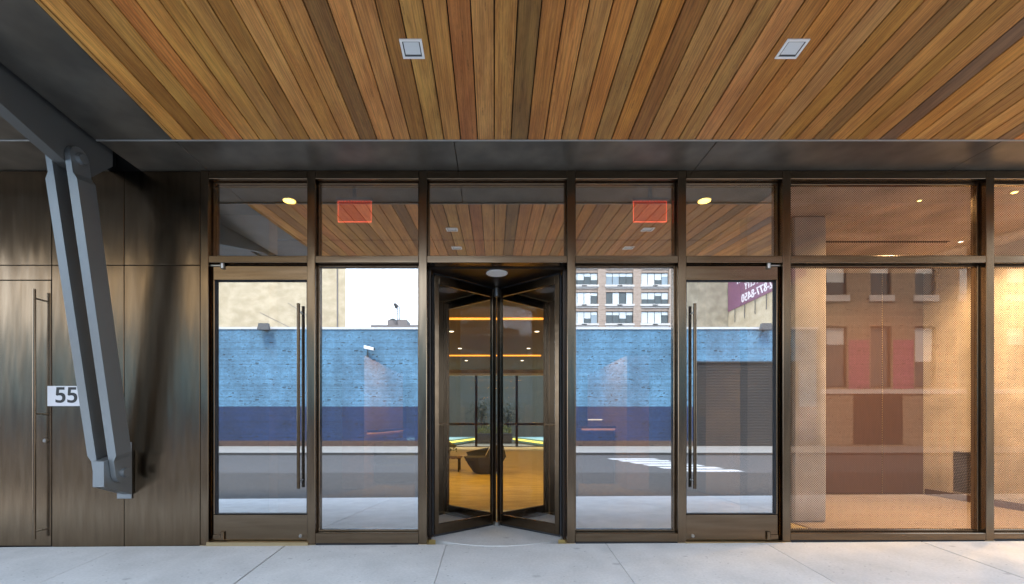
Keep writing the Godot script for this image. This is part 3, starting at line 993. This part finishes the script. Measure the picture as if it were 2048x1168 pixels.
		for k in 620:
			var d := Vector3(r.randfn(), r.randfn() * 1.25, r.randfn()) * 0.27
			var p := Vector3(e[0], e[2] * 0.62, e[1]) + d
			var u := Vector3(r.randfn(), r.randfn(), r.randfn()).normalized() * 0.07
			var v := u.cross(Vector3(r.randfn(), r.randfn(), r.randfn())).normalized() * 0.03
			tri(st, p - u, p + v, p + u, Vector3.UP)
			tri(st, p - u, p - v, p + u, Vector3.UP)
		part("crown", st.commit(), M.leaf, tr)
	var bed := thing("planter_box", "long dark planter with low plants between the lit courtyard beds", "planter", Vector3(0, 0, back - 4.4))
	part("box", bx(Vector3(-1.0, 0.0, back - 5.0), Vector3(1.0, 0.55, back - 3.9), 0.02), M.fabric, bed)
	var lf := start()
	var r2 := RandomNumberGenerator.new()
	r2.seed = 77
	for k in 500:
		var p := Vector3(r2.randf_range(-1.0, 1.0), 0.55 + absf(r2.randfn()) * 0.22, back - 4.4 + r2.randf_range(-0.5, 0.5))
		var u := Vector3(r2.randfn() * 0.5, 1, r2.randfn() * 0.5).normalized() * 0.11
		var v := u.cross(Vector3(r2.randfn(), 0, r2.randfn())).normalized() * 0.03
		tri(lf, p - u, p + v, p + u, Vector3.UP)
		tri(lf, p - u, p - v, p + u, Vector3.UP)
	part("low_plants", lf.commit(), M.leaf_light, bed)
	# amber cove lines across the ceiling
	for e in [[-6.6, "thicker amber light line across the lobby ceiling, nearer the entrance"], [-12.9, "thin amber light line across the lobby ceiling, deeper in"]]:
		var cv := thing("cove_light", e[1], "ceiling light", Vector3(0, 3.66, e[0]), "amber ceiling light lines")
		part("strip", bx(Vector3(-1.75, 3.672, e[0] - 0.02), Vector3(1.75, 3.715, e[0] + 0.02)), M.amber, cv)
		var al := AreaLight3D.new()
		al.name = numbered("cove_lamp")
		al.area_size = Vector2(3.4, 0.05)
		al.position = Vector3(0, 3.64, e[0])
		al.rotation.x = -PI / 2
		al.light_color = Color(1.0, 0.62, 0.2)
		al.light_energy = 0.8
		al.shadow_enabled = true
		add_child(al)
	var spots := [[-2.31, -0.6, 0.064, 0.5, "round yellow downlight in the lobby ceiling behind the first transom pane from the metal wall"], [2.37, -0.6, 0.064, 0.5, "round yellow downlight in the lobby ceiling behind the transom pane over the right door"],
		[-1.18, -8.3, 0.06, 2.5, "lobby downlight on the left side, nearest the first amber line"], [1.18, -8.3, 0.06, 2.5, "lobby downlight on the right side, nearest the first amber line"],
		[-1.17, -11.3, 0.06, 2.5, "lobby downlight on the left side, midway to the rear glass"], [1.17, -11.3, 0.06, 2.5, "lobby downlight on the right side, midway to the rear glass"],
		[-1.14, -14.5, 0.06, 2.5, "lobby downlight on the left side, nearest the rear glass"], [1.14, -14.5, 0.06, 2.5, "lobby downlight on the right side, nearest the rear glass"],
		[-1.85, -4.5, 0.06, 6.5, "added lobby downlight that brightens the left feature wall"], [1.85, -4.5, 0.06, 6.5, "added lobby downlight that brightens the right feature wall"],  # added pair of lamps, put in to brighten the feature walls
		[5.6, -0.36, 0.022, 6.0, "small downlight behind the mesh glass, closest to the pane"], [4.75, -0.55, 0.014, 4.5, "small added downlight behind the mesh glass, evening out the light, the middle one of three"], [6.4, -1.75, 0.022, 7.0, "small added downlight behind the mesh glass, nearer the wall with the air grille"]]  # the last two are added, to brighten and even out the side room
	for e in spots:
		var o := thing("lobby_downlight", e[4], "ceiling light", Vector3(e[0], 3.72, e[1]), "round lobby downlights")
		var st := start()
		var cy := 3.698 if e[0] > 4.0 else 3.7195
		tube(st, Vector3(e[0], cy, e[1]), Vector3(e[0], cy - 0.0075, e[1]), e[2] + 0.015, e[2] + 0.012, 28)
		part("rim", st.commit(), M.white, o)
		st = start()
		tube(st, Vector3(e[0], cy - 0.008, e[1]), Vector3(e[0], cy - 0.0115, e[1]), e[2], e[2] * 0.98, 28)
		part("lens", st.commit(), M.lamp_warm if e[1] > -1.0 else M.lamp_small, o)
		lamp(Vector3(e[0], 3.68, e[1]), Color(1.0, 0.83, 0.40) if e[0] < 4.0 else Color(1.0, 0.82, 0.58), e[3], 80.0 if e[0] > 4.0 else 58.0)
	for e in [[-1.47, "red edge-lit exit panel hanging behind the pane left of the revolving door"], [1.64, "red edge-lit exit panel hanging behind the pane right of the revolving door"]]:
		var o := thing("exit_sign", e[1], "exit sign", Vector3(e[0], 3.55, -0.25), "red exit panels")
		part("panel", bx(Vector3(e[0] - 0.172, 3.33, -0.255), Vector3(e[0] + 0.172, 3.545, -0.247)), M.red_panel, o)
		var st := start()
		box(st, Vector3(e[0] - 0.174, 3.325, -0.257), Vector3(e[0] + 0.174, 3.3295, -0.245))
		box(st, Vector3(e[0] - 0.1755, 3.33, -0.256), Vector3(e[0] - 0.1725, 3.545, -0.246))
		box(st, Vector3(e[0] + 0.1725, 3.33, -0.256), Vector3(e[0] + 0.1755, 3.545, -0.246))
		for k in 11:
			box(st, Vector3(e[0] - 0.165 + k * 0.031, 3.542, -0.246), Vector3(e[0] - 0.150 + k * 0.031, 3.5455, -0.244))
		part("lit_edge_light", st.commit(), M.red_edge, o)
		part("housing", bx(Vector3(e[0] - 0.19, 3.547, -0.275), Vector3(e[0] + 0.19, 3.575, -0.225), 0.004), M.grey_metal, o)
		part("hanger", bx(Vector3(e[0] - 0.02, 3.576, -0.26), Vector3(e[0] + 0.02, 3.718, -0.24)), M.grey_metal, o)
	make_furniture()

func make_furniture() -> void:
	# lounge chair: a faceted dark shell on the lobby floor
	var c := Vector3(-0.22, 0.0, -6.4)
	var t := thing("lounge_chair", "low dark faceted lounge chair on the lobby floor behind the revolving door", "chair", c)
	var st := start()
	var rings := [[0.0, 0.20, 0.22, 0.0], [0.03, 0.27, 0.26, 0.0], [0.22, 0.40, 0.33, 0.0], [0.40, 0.50, 0.36, 0.0]]
	for k in rings.size() - 1:
		var a: Array = rings[k]
		var b: Array = rings[k + 1]
		for j in 10:
			var p0 := TAU * j / 10.0
			var p1 := TAU * (j + 1) / 10.0
			quad(st, c + Vector3(cos(p0) * a[1], a[0], sin(p0) * a[2]), c + Vector3(cos(p1) * a[1], a[0], sin(p1) * a[2]), c + Vector3(cos(p1) * b[1], b[0], sin(p1) * b[2]), c + Vector3(cos(p0) * b[1], b[0], sin(p0) * b[2]), Vector3(cos(p0), 0, sin(p0)))
	part("shell", st.commit(), M.fabric, t)
	st = start()
	extrude_x(st, PackedVector2Array([Vector2(c.z - 0.33, 0.30), Vector2(c.z + 0.30, 0.32), Vector2(c.z + 0.33, 0.40), Vector2(c.z - 0.33, 0.40)]), c.x - 0.44, c.x + 0.44)
	part("seat", st.commit(), M.fabric, t)
	st = start()
	hexa(st, [c + Vector3(0.02, 0.401, -0.30), c + Vector3(0.5, 0.401, -0.30), c + Vector3(0.5, 0.401, 0.30), c + Vector3(0.02, 0.401, 0.30),
		c + Vector3(0.16, 0.68, -0.24), c + Vector3(0.44, 0.66, -0.24), c + Vector3(0.44, 0.66, 0.24), c + Vector3(0.16, 0.68, 0.24)])
	part("backrest", st.commit(), M.fabric, t)
	st = start()
	hexa(st, [c + Vector3(-0.42, 0.401, -0.36), c + Vector3(0.0, 0.401, -0.36), c + Vector3(0.0, 0.401, -0.28), c + Vector3(-0.42, 0.401, -0.28),
		c + Vector3(-0.46, 0.48, -0.38), c + Vector3(0.1, 0.60, -0.38), c + Vector3(0.1, 0.60, -0.30), c + Vector3(-0.46, 0.48, -0.30)])
	part("armrest", st.commit(), M.fabric, t)
	# slatted low table with a vase
	var q := Vector3(-1.25, 0, -7.0)
	var tb_ := thing("low_table", "low slatted wooden table beside the dark lounge chair", "table", q)
	for k in 7:
		part("slat", bx(q + Vector3(-0.45 + k * 0.13, 0.32, -0.3), q + Vector3(-0.34 + k * 0.13, 0.35, 0.3), 0.003), M.walnut, tb_)
	for x in [-0.4, 0.38]:
		for z in [-0.25, 0.25]:
			part("leg", tb(q + Vector3(x, 0.0, z), q + Vector3(x, 0.318, z), 0.018, 8), M.fabric, tb_)
	var vs := thing("vase_of_leaves", "glass vase of yellow-green leaves on the low slatted table", "plant", q + Vector3(0.1, 0.351, 0.05))
	st = start()
	tube(st, q + Vector3(0.1, 0.351, 0.05), q + Vector3(0.1, 0.52, 0.05), 0.05, 0.07, 14)
	part("vase", st.commit(), M.window_sky, vs)
	st = start()
	var r := RandomNumberGenerator.new()
	r.seed = 12
	for k in 110:
		var p := q + Vector3(0.1, 0.62, 0.05) + Vector3(r.randfn(), r.randfn() * 0.7, r.randfn()) * 0.085
		var u := Vector3(r.randfn(), r.randfn(), r.randfn()).normalized() * 0.05
		var v := u.cross(Vector3(r.randfn(), r.randfn(), r.randfn())).normalized() * 0.024
		tri(st, p - u, p + v, p + u, Vector3.UP)
		tri(st, p - u, p - v, p + u, Vector3.UP)
	part("leaves", st.commit(), M.leaf_light, vs)
	# sofa and lit shelf against the left feature wall; reception desk against the right one
	var so := thing("green_sofa", "olive green sofa against the left feature wall in the lobby", "sofa", Vector3(-2.0, 0, -5.6))
	part("base", bx(Vector3(-2.33, 0.05, -6.8), Vector3(-1.55, 0.40, -4.4), 0.03), M.sofa, so)
	part("backrest", bx(Vector3(-2.335, 0.401, -6.8), Vector3(-2.12, 0.82, -4.4), 0.04), M.sofa, so)
	for k in 2:
		part("cushion", bx(Vector3(-2.11, 0.401, -6.76 + k * 1.18), Vector3(-1.57, 0.54, -5.62 + k * 1.18), 0.04), M.sofa, so)
	var sh := thing("lit_shelf", "thin shelf with an orange light line above the olive green sofa", "shelf", Vector3(-2.3, 1.0, -5.6))
	part("board", bx(Vector3(-2.349, 1.02, -7.2), Vector3(-2.15, 1.06, -4.0)), M.walnut, sh)
	part("light_strip", bx(Vector3(-2.349, 0.99, -7.2), Vector3(-2.30, 1.018, -4.0)), M.orange_strip, sh)
	var dk := thing("reception_desk", "dark reception desk with an orange light line under its top", "desk", Vector3(2.0, 0, -5.2))
	part("front", bx(Vector3(1.75, 0.0, -5.3), Vector3(2.38, 1.05, -4.6), 0.01), M.walnut, dk)
	part("top", bx(Vector3(1.70, 1.09, -5.35), Vector3(2.39, 1.13, -4.52), 0.005), M.walnut, dk)
	part("light_strip", bx(Vector3(1.73, 1.051, -4.62), Vector3(2.38, 1.089, -4.57)), M.orange_strip, dk)
	var dl := thing("desk_lamp", "slim bar lamp standing on the reception desk", "lamp", Vector3(2.05, 1.131, -4.9))
	part("stem", tb(Vector3(2.05, 1.131, -4.9), Vector3(2.05, 1.25, -4.9), 0.008, 8), M.steel, dl)
	part("lamp_bar", bx(Vector3(1.92, 1.25, -4.93), Vector3(2.20, 1.275, -4.87)), M.lamp_small, dl)

# ---------------------------------------------------------------- the building above, and the street that the glass mirrors
func window(b: Node, x0: float, x1: float, y0: float, y1: float, z: float, n: int, looks: Array, deep := 0.22) -> void:   # a window in a wall that faces -z
	var st := start()
	box(st, Vector3(x0, y0, z - 0.02), Vector3(x0 + 0.08, y1, z + deep))
	box(st, Vector3(x1 - 0.08, y0, z - 0.02), Vector3(x1, y1, z + deep))
	box(st, Vector3(x0 + 0.08, y0, z - 0.019), Vector3(x1 - 0.08, y0 + 0.09, z + deep))
	box(st, Vector3(x0 + 0.08, y1 - 0.09, z - 0.019), Vector3(x1 - 0.08, y1, z + deep))
	for k in range(1, n):
		var x := lerpf(x0, x1, float(k) / n)
		box(st, Vector3(x - 0.04, y0 + 0.09, z - 0.018), Vector3(x + 0.04, y1 - 0.09, z + deep))
	var w := part("window", st.commit(), M.frame_dark, b)
	for k in n:
		var a := lerpf(x0, x1, float(k) / n) + 0.04
		var c := lerpf(x0, x1, float(k + 1) / n) - 0.04
		var kind: int = looks[k % looks.size()]
		var split := lerpf(y0, y1, 0.42 if kind == 2 else 0.7)
		if kind == 0:
			part("pane", bx(Vector3(a, y0 + 0.05, z + 0.06), Vector3(c, y1 - 0.05, z + 0.09)), M.window_dark, w)
		elif kind == 1:
			part("pane", bx(Vector3(a, y0 + 0.05, z + 0.06), Vector3(c, y1 - 0.05, z + 0.09)), M.window_blind, w)
		else:
			part("pane", bx(Vector3(a, y0 + 0.05, z + 0.06), Vector3(c, split, z + 0.09)), M.window_dark if kind != 4 else M.window_sky, w)
			part("pane", bx(Vector3(a, split + 0.01, z + 0.055), Vector3(c, y1 - 0.05, z + 0.085)), M.window_blind, w)

func pierced(x0: float, x1: float, y0: float, y1: float, z0: float, z1: float, cols: Array, rows: Array) -> ArrayMesh:
	var st := start()
	var x := x0
	for c in cols:                                # cols and rows in rising order
		box(st, Vector3(x, y0, z0), Vector3(c[0], y1, z1))
		var y := y0
		for r in rows:
			box(st, Vector3(c[0], y, z0), Vector3(c[1], r[0], z1))
			y = r[1]
		box(st, Vector3(c[0], y, z0), Vector3(c[1], y1, z1))
		x = c[1]
	box(st, Vector3(x, y0, z0), Vector3(x1, y1, z1))
	return st.commit()

func make_street() -> void:
	var zf := 23.9
	var base := EYE - 1.6
	struct("upper_wall", bx(Vector3(-9.3, 4.25, -0.6), Vector3(14.3, 7.0, -0.1)), M.soffit)
	struct("roof_slab", bx(Vector3(-9.3, 3.96, -18.1), Vector3(14.3, 4.2, -0.1)), M.court)
	# blue painted brick building with its roller shutter
	var b := thing("painted_brick_building", "low brick building across the street, light blue above a navy band", "building", Vector3(0, base, zf))
	var x0 := -40.0
	var sx0 := 12.3
	var sx1 := 18.7
	var x1 := 19.75
	var top := EYE + 5.64
	var split := EYE + 0.92
	for e in [[x0, sx0], [sx1, x1]]:
		part("painted_wall", bx(Vector3(e[0], split, zf), Vector3(e[1], top, zf + 0.4)), M.blue, b)
		part("navy_band", bx(Vector3(e[0], base + 0.42, zf), Vector3(e[1], split, zf + 0.4)), M.navy, b)
		part("bare_base", bx(Vector3(e[0], base - 0.3, zf - 0.01), Vector3(e[1], base + 0.42, zf + 0.4)), M.weathered, b)
	part("painted_wall", bx(Vector3(sx0, EYE + 3.68, zf), Vector3(sx1, top, zf + 0.4)), M.blue, b)
	part("lintel", bx(Vector3(sx0, EYE + 3.6, zf - 0.03), Vector3(sx1, EYE + 3.68, zf + 0.3)), M.frame_dark, b)
	part("coping", bx(Vector3(x0, top, zf - 0.06), Vector3(x1 + 0.05, top + 0.13, zf + 0.5)), M.coping, b)
	part("roof", bx(Vector3(x0, top - 0.6, zf + 0.4), Vector3(x1, top - 0.4, zf + 14)), M.coping, b)
	var st := start()
	var n := 54
	for k in n:
		var y := lerpf(base, EYE + 3.6, float(k) / n)
		var d := (EYE + 3.6 - base) / n
		var p := [Vector2(zf + 0.16, y), Vector2(zf + 0.10, y + d * 0.25), Vector2(zf + 0.10, y + d * 0.75), Vector2(zf + 0.16, y + d)]
		for j in 3:
			quad(st, Vector3(sx0, p[j].y, p[j].x), Vector3(sx1, p[j].y, p[j].x), Vector3(sx1, p[j + 1].y, p[j + 1].x), Vector3(sx0, p[j + 1].y, p[j + 1].x), Vector3(0, 0, -1))
	part("roller_shutter", st.commit(), M.shutter, b)
	# fittings on the wall
	for e in [[-13.9, "grey floodlight on the coping of the blue wall, over its left half"], [16.4, "grey floodlight on the coping of the blue wall, above the roller shutter"]]:
		var f := thing("floodlight", e[1], "floodlight", Vector3(e[0], top, zf))
		part("bracket", bx(Vector3(e[0] - 0.03, top - 0.15, zf - 0.3), Vector3(e[0] + 0.03, top + 0.1, zf + 0.02)), M.grey_metal, f)
		st = start()
		hexa(st, [Vector3(e[0] - 0.36, top - 0.12, zf - 0.55), Vector3(e[0] + 0.36, top - 0.12, zf - 0.55), Vector3(e[0] + 0.36, top - 0.12, zf - 0.28), Vector3(e[0] - 0.36, top - 0.12, zf - 0.28),
			Vector3(e[0] - 0.28, top + 0.28, zf - 0.5), Vector3(e[0] + 0.28, top + 0.28, zf - 0.5), Vector3(e[0] + 0.28, top + 0.28, zf - 0.28), Vector3(e[0] - 0.28, top + 0.28, zf - 0.28)])
		part("lamp_housing", st.commit(), M.grey_metal, f)
	var cc := thing("security_camera", "white security camera on a bracket on the blue wall", "camera", Vector3(-7.6, EYE + 4.4, zf))
	st = start()
	tube(st, Vector3(-7.75, EYE + 4.0, zf), Vector3(-7.65, EYE + 4.35, zf - 0.35), 0.035, 0.03, 8)
	tube(st, Vector3(-7.75, EYE + 4.0, zf - 0.04), Vector3(-7.75, EYE + 4.0, zf), 0.08, -1.0, 12)
	part("bracket", st.commit(), M.grey_metal, cc)
	st = start()
	hexa(st, [Vector3(-7.85, EYE + 4.42, zf - 0.5), Vector3(-7.85, EYE + 4.60, zf - 0.5), Vector3(-7.85, EYE + 4.60, zf - 0.28), Vector3(-7.85, EYE + 4.42, zf - 0.28),
		Vector3(-7.25, EYE + 4.28, zf - 0.6), Vector3(-7.25, EYE + 4.44, zf - 0.6), Vector3(-7.25, EYE + 4.44, zf - 0.38), Vector3(-7.25, EYE + 4.28, zf - 0.38)])
	part("body", st.commit(), M.white, cc)
	part("lens", bx(Vector3(-7.25, EYE + 4.30, zf - 0.57), Vector3(-7.2, EYE + 4.42, zf - 0.41)), M.frame_dark, cc)
	# blank stucco building behind, left
	var sb := thing("stucco_building", "tall blank cream stucco building behind the blue wall", "building", Vector3(-28, 0, 46))
	var sw := start()
	hexa(sw, [Vector3(-48, -0.5, 45.3), Vector3(-15.85, -0.5, 45.3), Vector3(-26, -0.5, 70), Vector3(-60, -0.5, 70), Vector3(-48, 34, 45.3), Vector3(-15.85, 34, 45.3), Vector3(-26, 34, 70), Vector3(-60, 34, 70)])
	part("wall", sw.commit(), M.stucco, sb)
	st = start()
	for e in [[-25.0, 11.6, -21.0, 9.6], [-27.6, 9.2, -24.2, 7.9], [-21.0, 9.6, -19.6, 8.8], [-22.0, 12.6, -19.8, 11.2]]:
		hexa(st, [Vector3(e[0], EYE + e[1], 45.27), Vector3(e[0], EYE + e[1] + 0.06, 45.27), Vector3(e[0], EYE + e[1] + 0.06, 45.31), Vector3(e[0], EYE + e[1], 45.31), Vector3(e[2], EYE + e[3], 45.27), Vector3(e[2], EYE + e[3] + 0.06, 45.27), Vector3(e[2], EYE + e[3] + 0.06, 45.31), Vector3(e[2], EYE + e[3], 45.31)])
	part("crack", st.commit(), M.tank, sb)
	part("drain_pipe", tb(Vector3(-16.7, 0, 45.25), Vector3(-16.8, 34, 45.25), 0.06, 8), M.tank, sb)
	# water tank on a far roof
	var wz := 150.0
	var rf := thing("far_rooftop", "far flat-roofed building just showing over the blue wall", "building", Vector3(-33, 0, wz))
	part("wall", bx(Vector3(-39.2, -0.5, wz - 6), Vector3(-20, EYE + 30.6, wz + 10)), M.tank, rf)
	part("roof_shed", bx(Vector3(-31.2, EYE + 30.6, wz - 3), Vector3(-28.2, EYE + 33.0, wz + 3)), M.tank, rf)
	var wt := thing("water_tank", "round rooftop water tank with a conical roof on the far building", "water tank", Vector3(-33.4, EYE + 30.6, wz))
	st = start()
	tube(st, Vector3(-33.4, EYE + 30.6, wz), Vector3(-33.4, EYE + 33.1, wz), 1.75, -1.0, 24)
	part("drum", st.commit(), M.tank, wt)
	st = start()
	tube(st, Vector3(-33.4, EYE + 33.1, wz), Vector3(-33.4, EYE + 34.1, wz), 1.85, 0.05, 24)
	part("cone_roof", st.commit(), M.grey_metal, wt)
	var an := thing("antenna_mast", "lattice antenna mast with a dish beside the far water tank", "antenna", Vector3(-31.8, EYE + 33, wz + 0.5))
	st = start()
	for s in [-0.35, 0.35]:
		tube(st, Vector3(-32.0 + s, EYE + 30.6, wz + 2), Vector3(-32.0 + s, EYE + 38.2, wz + 2), 0.15, -1.0, 6)
	for k in 9:
		tube(st, Vector3(-32.35, EYE + 31 + k * 0.8, wz + 2), Vector3(-31.65, EYE + 31.6 + k * 0.8, wz + 2), 0.05, -1.0, 5)
	part("lattice", st.commit(), M.grey_metal, an)
	st = start()
	tube(st, Vector3(-32.2, EYE + 37.9, wz + 1.6), Vector3(-33.2, EYE + 39.2, wz + 1.0), 0.75, 0.4, 12)
	part("dish", st.commit(), M.grey_metal, an)
	# tan brick office block with banks of windows
	var oz := 89.3
	var ob := thing("brick_office_block", "tan brick office block with bands of four-light windows", "building", Vector3(24, 0, oz))
	var rows := []
	for row in 6:
		rows.append([EYE + 19.7 + 3.87 * row, EYE + 22.15 + 3.87 * row])
	part("wall", pierced(2.0, 35.2, -0.5, 60, oz + 0.25, oz + 0.7, [[8.2, 13.7], [15.3, 20.8], [22.4, 27.9], [29.5, 35.0]], rows), M.tan_brick, ob)
	part("core", bx(Vector3(2.0, -0.5, oz + 0.72), Vector3(35.2, 60, oz + 20)), M.frame_dark, ob)
	for k in 5:
		var px: float = [35.35, 28.7, 21.6, 14.5, 7.4][k]
		part("brick_pier", bx(Vector3(px - (0.3 if k == 0 else 0.8), -0.5, oz), Vector3(px + (0.3 if k == 0 else 0.8), 60, oz + 0.3)), M.tan_brick, ob)
	var kinds := [[3, 3, 2, 3], [1, 1, 1, 3], [0, 1, 0, 1], [2, 2, 3, 2], [4, 4, 3, 3], [1, 1, 2, 4]]
	var i := 0
	for row in 6:
		var y0 := EYE + 19.7 + 3.87 * row
		for colm in 4:
			var wx0: float = [29.5, 22.4, 15.3, 8.2][colm]
			var wx1: float = [35.0, 27.9, 20.8, 13.7][colm]
			window(ob, wx0, wx1, y0, y0 + 2.45, oz + 0.38, 4, kinds[(i * 5 + 1) % kinds.size()])
			part("sill", bx(Vector3(wx0 - 0.2, y0 - 0.45, oz - 0.1), Vector3(wx1 + 0.2, y0 - 0.02, oz + 0.4)), M.concrete_pale, ob)
			part("vent_grille", bx(Vector3((wx0 + wx1) / 2 - 0.5, y0 - 0.38, oz - 0.13), Vector3((wx0 + wx1) / 2 + 0.5, y0 - 0.15, oz - 0.101)), M.frame_dark, ob)
			i += 1
		part("spandrel_ledge", bx(Vector3(2.0, y0 - 0.75, oz + 0.05), Vector3(35.1, y0 - 0.55, oz + 0.249)), M.concrete_pale, ob)
	# grey stucco end wall and the banner
	var gb := thing("grey_stucco_building", "blank grey stucco end wall behind the roller shutter", "building", Vector3(18, 0, 40))
	st = start()
	hexa(st, [Vector3(15.8, -0.5, 35.4), Vector3(20.6, -0.5, 35.4), Vector3(20.6, -0.5, 44), Vector3(19.4, -0.5, 44), Vector3(15.8, 30, 35.4), Vector3(20.6, 30, 35.4), Vector3(20.6, 30, 44), Vector3(19.4, 30, 44)])
	part("wall", st.commit(), M.stucco_grey, gb)
	var rb := thing("beige_brick_building", "beige brick walk-up across the street with sash windows and pink painted squares", "building", Vector3(32, base, zf))
	var cols := []
	for k in 9:
		cols.append([20.35 + 2.72 * k + (0.2 if k > 3 else 0.0), 21.63 + 2.72 * k + (0.2 if k > 3 else 0.0)])
	part("wall", pierced(20.0, 35.2, base - 0.3, 26, zf, zf + 0.35, cols.slice(0, 5), [[EYE + 2.1, EYE + 5.85], [EYE + 7.75, EYE + 9.7]]), M.beige_brick, rb)
	part("wall", pierced(35.2, 70, base - 0.3, EYE + 9.2, zf, zf + 0.35, cols.slice(6, 9), [[EYE + 2.1, EYE + 5.85], [EYE + 7.75, EYE + 9.0]]), M.beige_brick, rb)
	part("side_wall", bx(Vector3(20.0, base - 0.3, zf + 0.352), Vector3(20.4, 26, 35.3)), M.stucco, rb)
	part("core", bx(Vector3(20.41, base - 0.3, zf + 0.37), Vector3(35.2, 25.9, 35.3)), M.frame_dark, rb)
	part("core", bx(Vector3(35.21, base - 0.3, zf + 0.37), Vector3(70, EYE + 9.1, 35.3)), M.frame_dark, rb)
	part("parapet", bx(Vector3(35.2, EYE + 9.2, zf - 0.06), Vector3(70, EYE + 9.75, zf + 0.4)), M.coping, rb)
	for k in 9:
		if k == 5:
			continue
		var wx: float = cols[k][0]
		window(rb, wx, wx + 1.28, EYE + 7.75, EYE + 9.0 if k > 4 else EYE + 9.7, zf + 0.13, 1, [[2], [3], [3], [1], [2]][k % 5])
		part("sill", bx(Vector3(wx - 0.12, EYE + 7.35, zf - 0.09), Vector3(wx + 1.4, EYE + 7.74, zf + 0.1)), M.concrete_pale, rb)
		window(rb, wx, wx + 1.28, EYE + 2.1, EYE + 5.85, zf + 0.13, 1, [[3], [0], [2], [0]][k % 4])
	for k in [0, 1]:
		part("painted_square", bx(Vector3(21.72 + k * 2.72, EYE + 2.0, zf - 0.012), Vector3(22.98 + k * 2.72, EYE + 5.0, zf + 0.05)), M.pink_paint, rb)
	part("string_course", bx(Vector3(20.0, EYE + 1.7, zf - 0.08), Vector3(70, EYE + 1.98, zf + 0.05)), M.concrete_pale, rb)
	st = start()
	for k in 40:
		var y := base + 0.2 + k * 0.08
		quad(st, Vector3(22.0, y, zf - 0.02), Vector3(25.0, y, zf - 0.02), Vector3(25.0, y + 0.05, zf - 0.05), Vector3(22.0, y + 0.05, zf - 0.05), Vector3(0, 0, -1))
		quad(st, Vector3(22.0, y + 0.05, zf - 0.05), Vector3(25.0, y + 0.05, zf - 0.05), Vector3(25.0, y + 0.08, zf - 0.02), Vector3(22.0, y + 0.08, zf - 0.02), Vector3(0, 0, -1))
	part("roller_shutter", st.commit(), M.shutter, rb)
	var bn := thing("wall_banner", "purple banner with white telephone number on the beige side wall", "banner", Vector3(19.95, EYE + 9.35, 30))
	part("sheet", bx(Vector3(19.93, EYE + 9.35, 25.2), Vector3(19.98, EYE + 18, 35.2)), M.purple, bn)
	for e in [["2-877-8450", 0.62, 28.7, 9.86], ["YORK CITY", 0.52, 28.9, 10.72], ["TION", 0.52, 32.0, 11.5]]:
		var tm := lettering(e[0], e[1], 0.02)
		var o := part("lettering", tm, M.letter_white, bn, -PI / 2)
		var ab := tm.get_aabb()
		o.position = Vector3(19.915, EYE + e[3], e[2] + ab.size.x / 2.0) - bn.position
	for k in 7:
		part("wall_tie", tb(Vector3(19.9, EYE + 8.2, 26.5 + k * 1.5), Vector3(19.9, EYE + 9.3, 26.5 + k * 1.5), 0.03, 6), M.grey_metal, bn)

# ---------------------------------------------------------------- everything
func _ready() -> void:
	rng.seed = 4
	var cam := Camera3D.new()
	cam.name = "camera"
	cam.projection = Camera3D.PROJECTION_FRUSTUM
	cam.near = 0.05
	cam.far = 2000.0
	cam.size = 0.05 * 1168.0 / 940.0
	cam.frustum_offset = Vector2(35.6, 259.0) / 940.0 * 0.05
	cam.position = Vector3(0, EYE, 4.7)
	add_child(cam)
	cam.current = true
	var sky_mat := ProceduralSkyMaterial.new()
	sky_mat.sky_top_color = Color(0.70, 0.79, 0.90)
	sky_mat.sky_horizon_color = Color(0.92, 0.955, 0.99)
	sky_mat.sky_curve = 0.2
	sky_mat.sky_energy_multiplier = 1.5
	sky_mat.ground_horizon_color = Color(0.45, 0.45, 0.45)
	sky_mat.ground_bottom_color = Color(0.3, 0.3, 0.3)
	var sky := Sky.new()
	sky.sky_material = sky_mat
	var env := Environment.new()
	env.background_mode = Environment.BG_SKY
	env.sky = sky
	env.tonemap_mode = Environment.TONE_MAPPER_LINEAR
	env.tonemap_exposure = 2.85
	env.sdfgi_enabled = true
	env.ssao_enabled = true
	env.ssil_enabled = true
	var we := WorldEnvironment.new()
	we.name = "world_environment"
	we.environment = env
	add_child(we)
	var sun := DirectionalLight3D.new()
	sun.name = "sun"
	sun.light_energy = 1.0
	sun.light_color = Color(1.0, 0.96, 0.9)
	sun.light_angular_distance = 14.0
	sun.shadow_enabled = true
	sun.rotation_degrees = Vector3(-58, 200, 0)
	add_child(sun)
	make_materials()
	make_ground()
	make_street()
	make_canopy()
	make_screen()
	make_metal_wall()
	make_door(-2.86, -1.872, -1, "glass swing door in bronze frame beside the metal wall, pull handle on its right")
	make_door(1.9215, 2.888, 1, "glass swing door in bronze frame beside the mesh glass, pull handle on its left")
	make_revolving_door()
	make_strut()
	make_lobby()
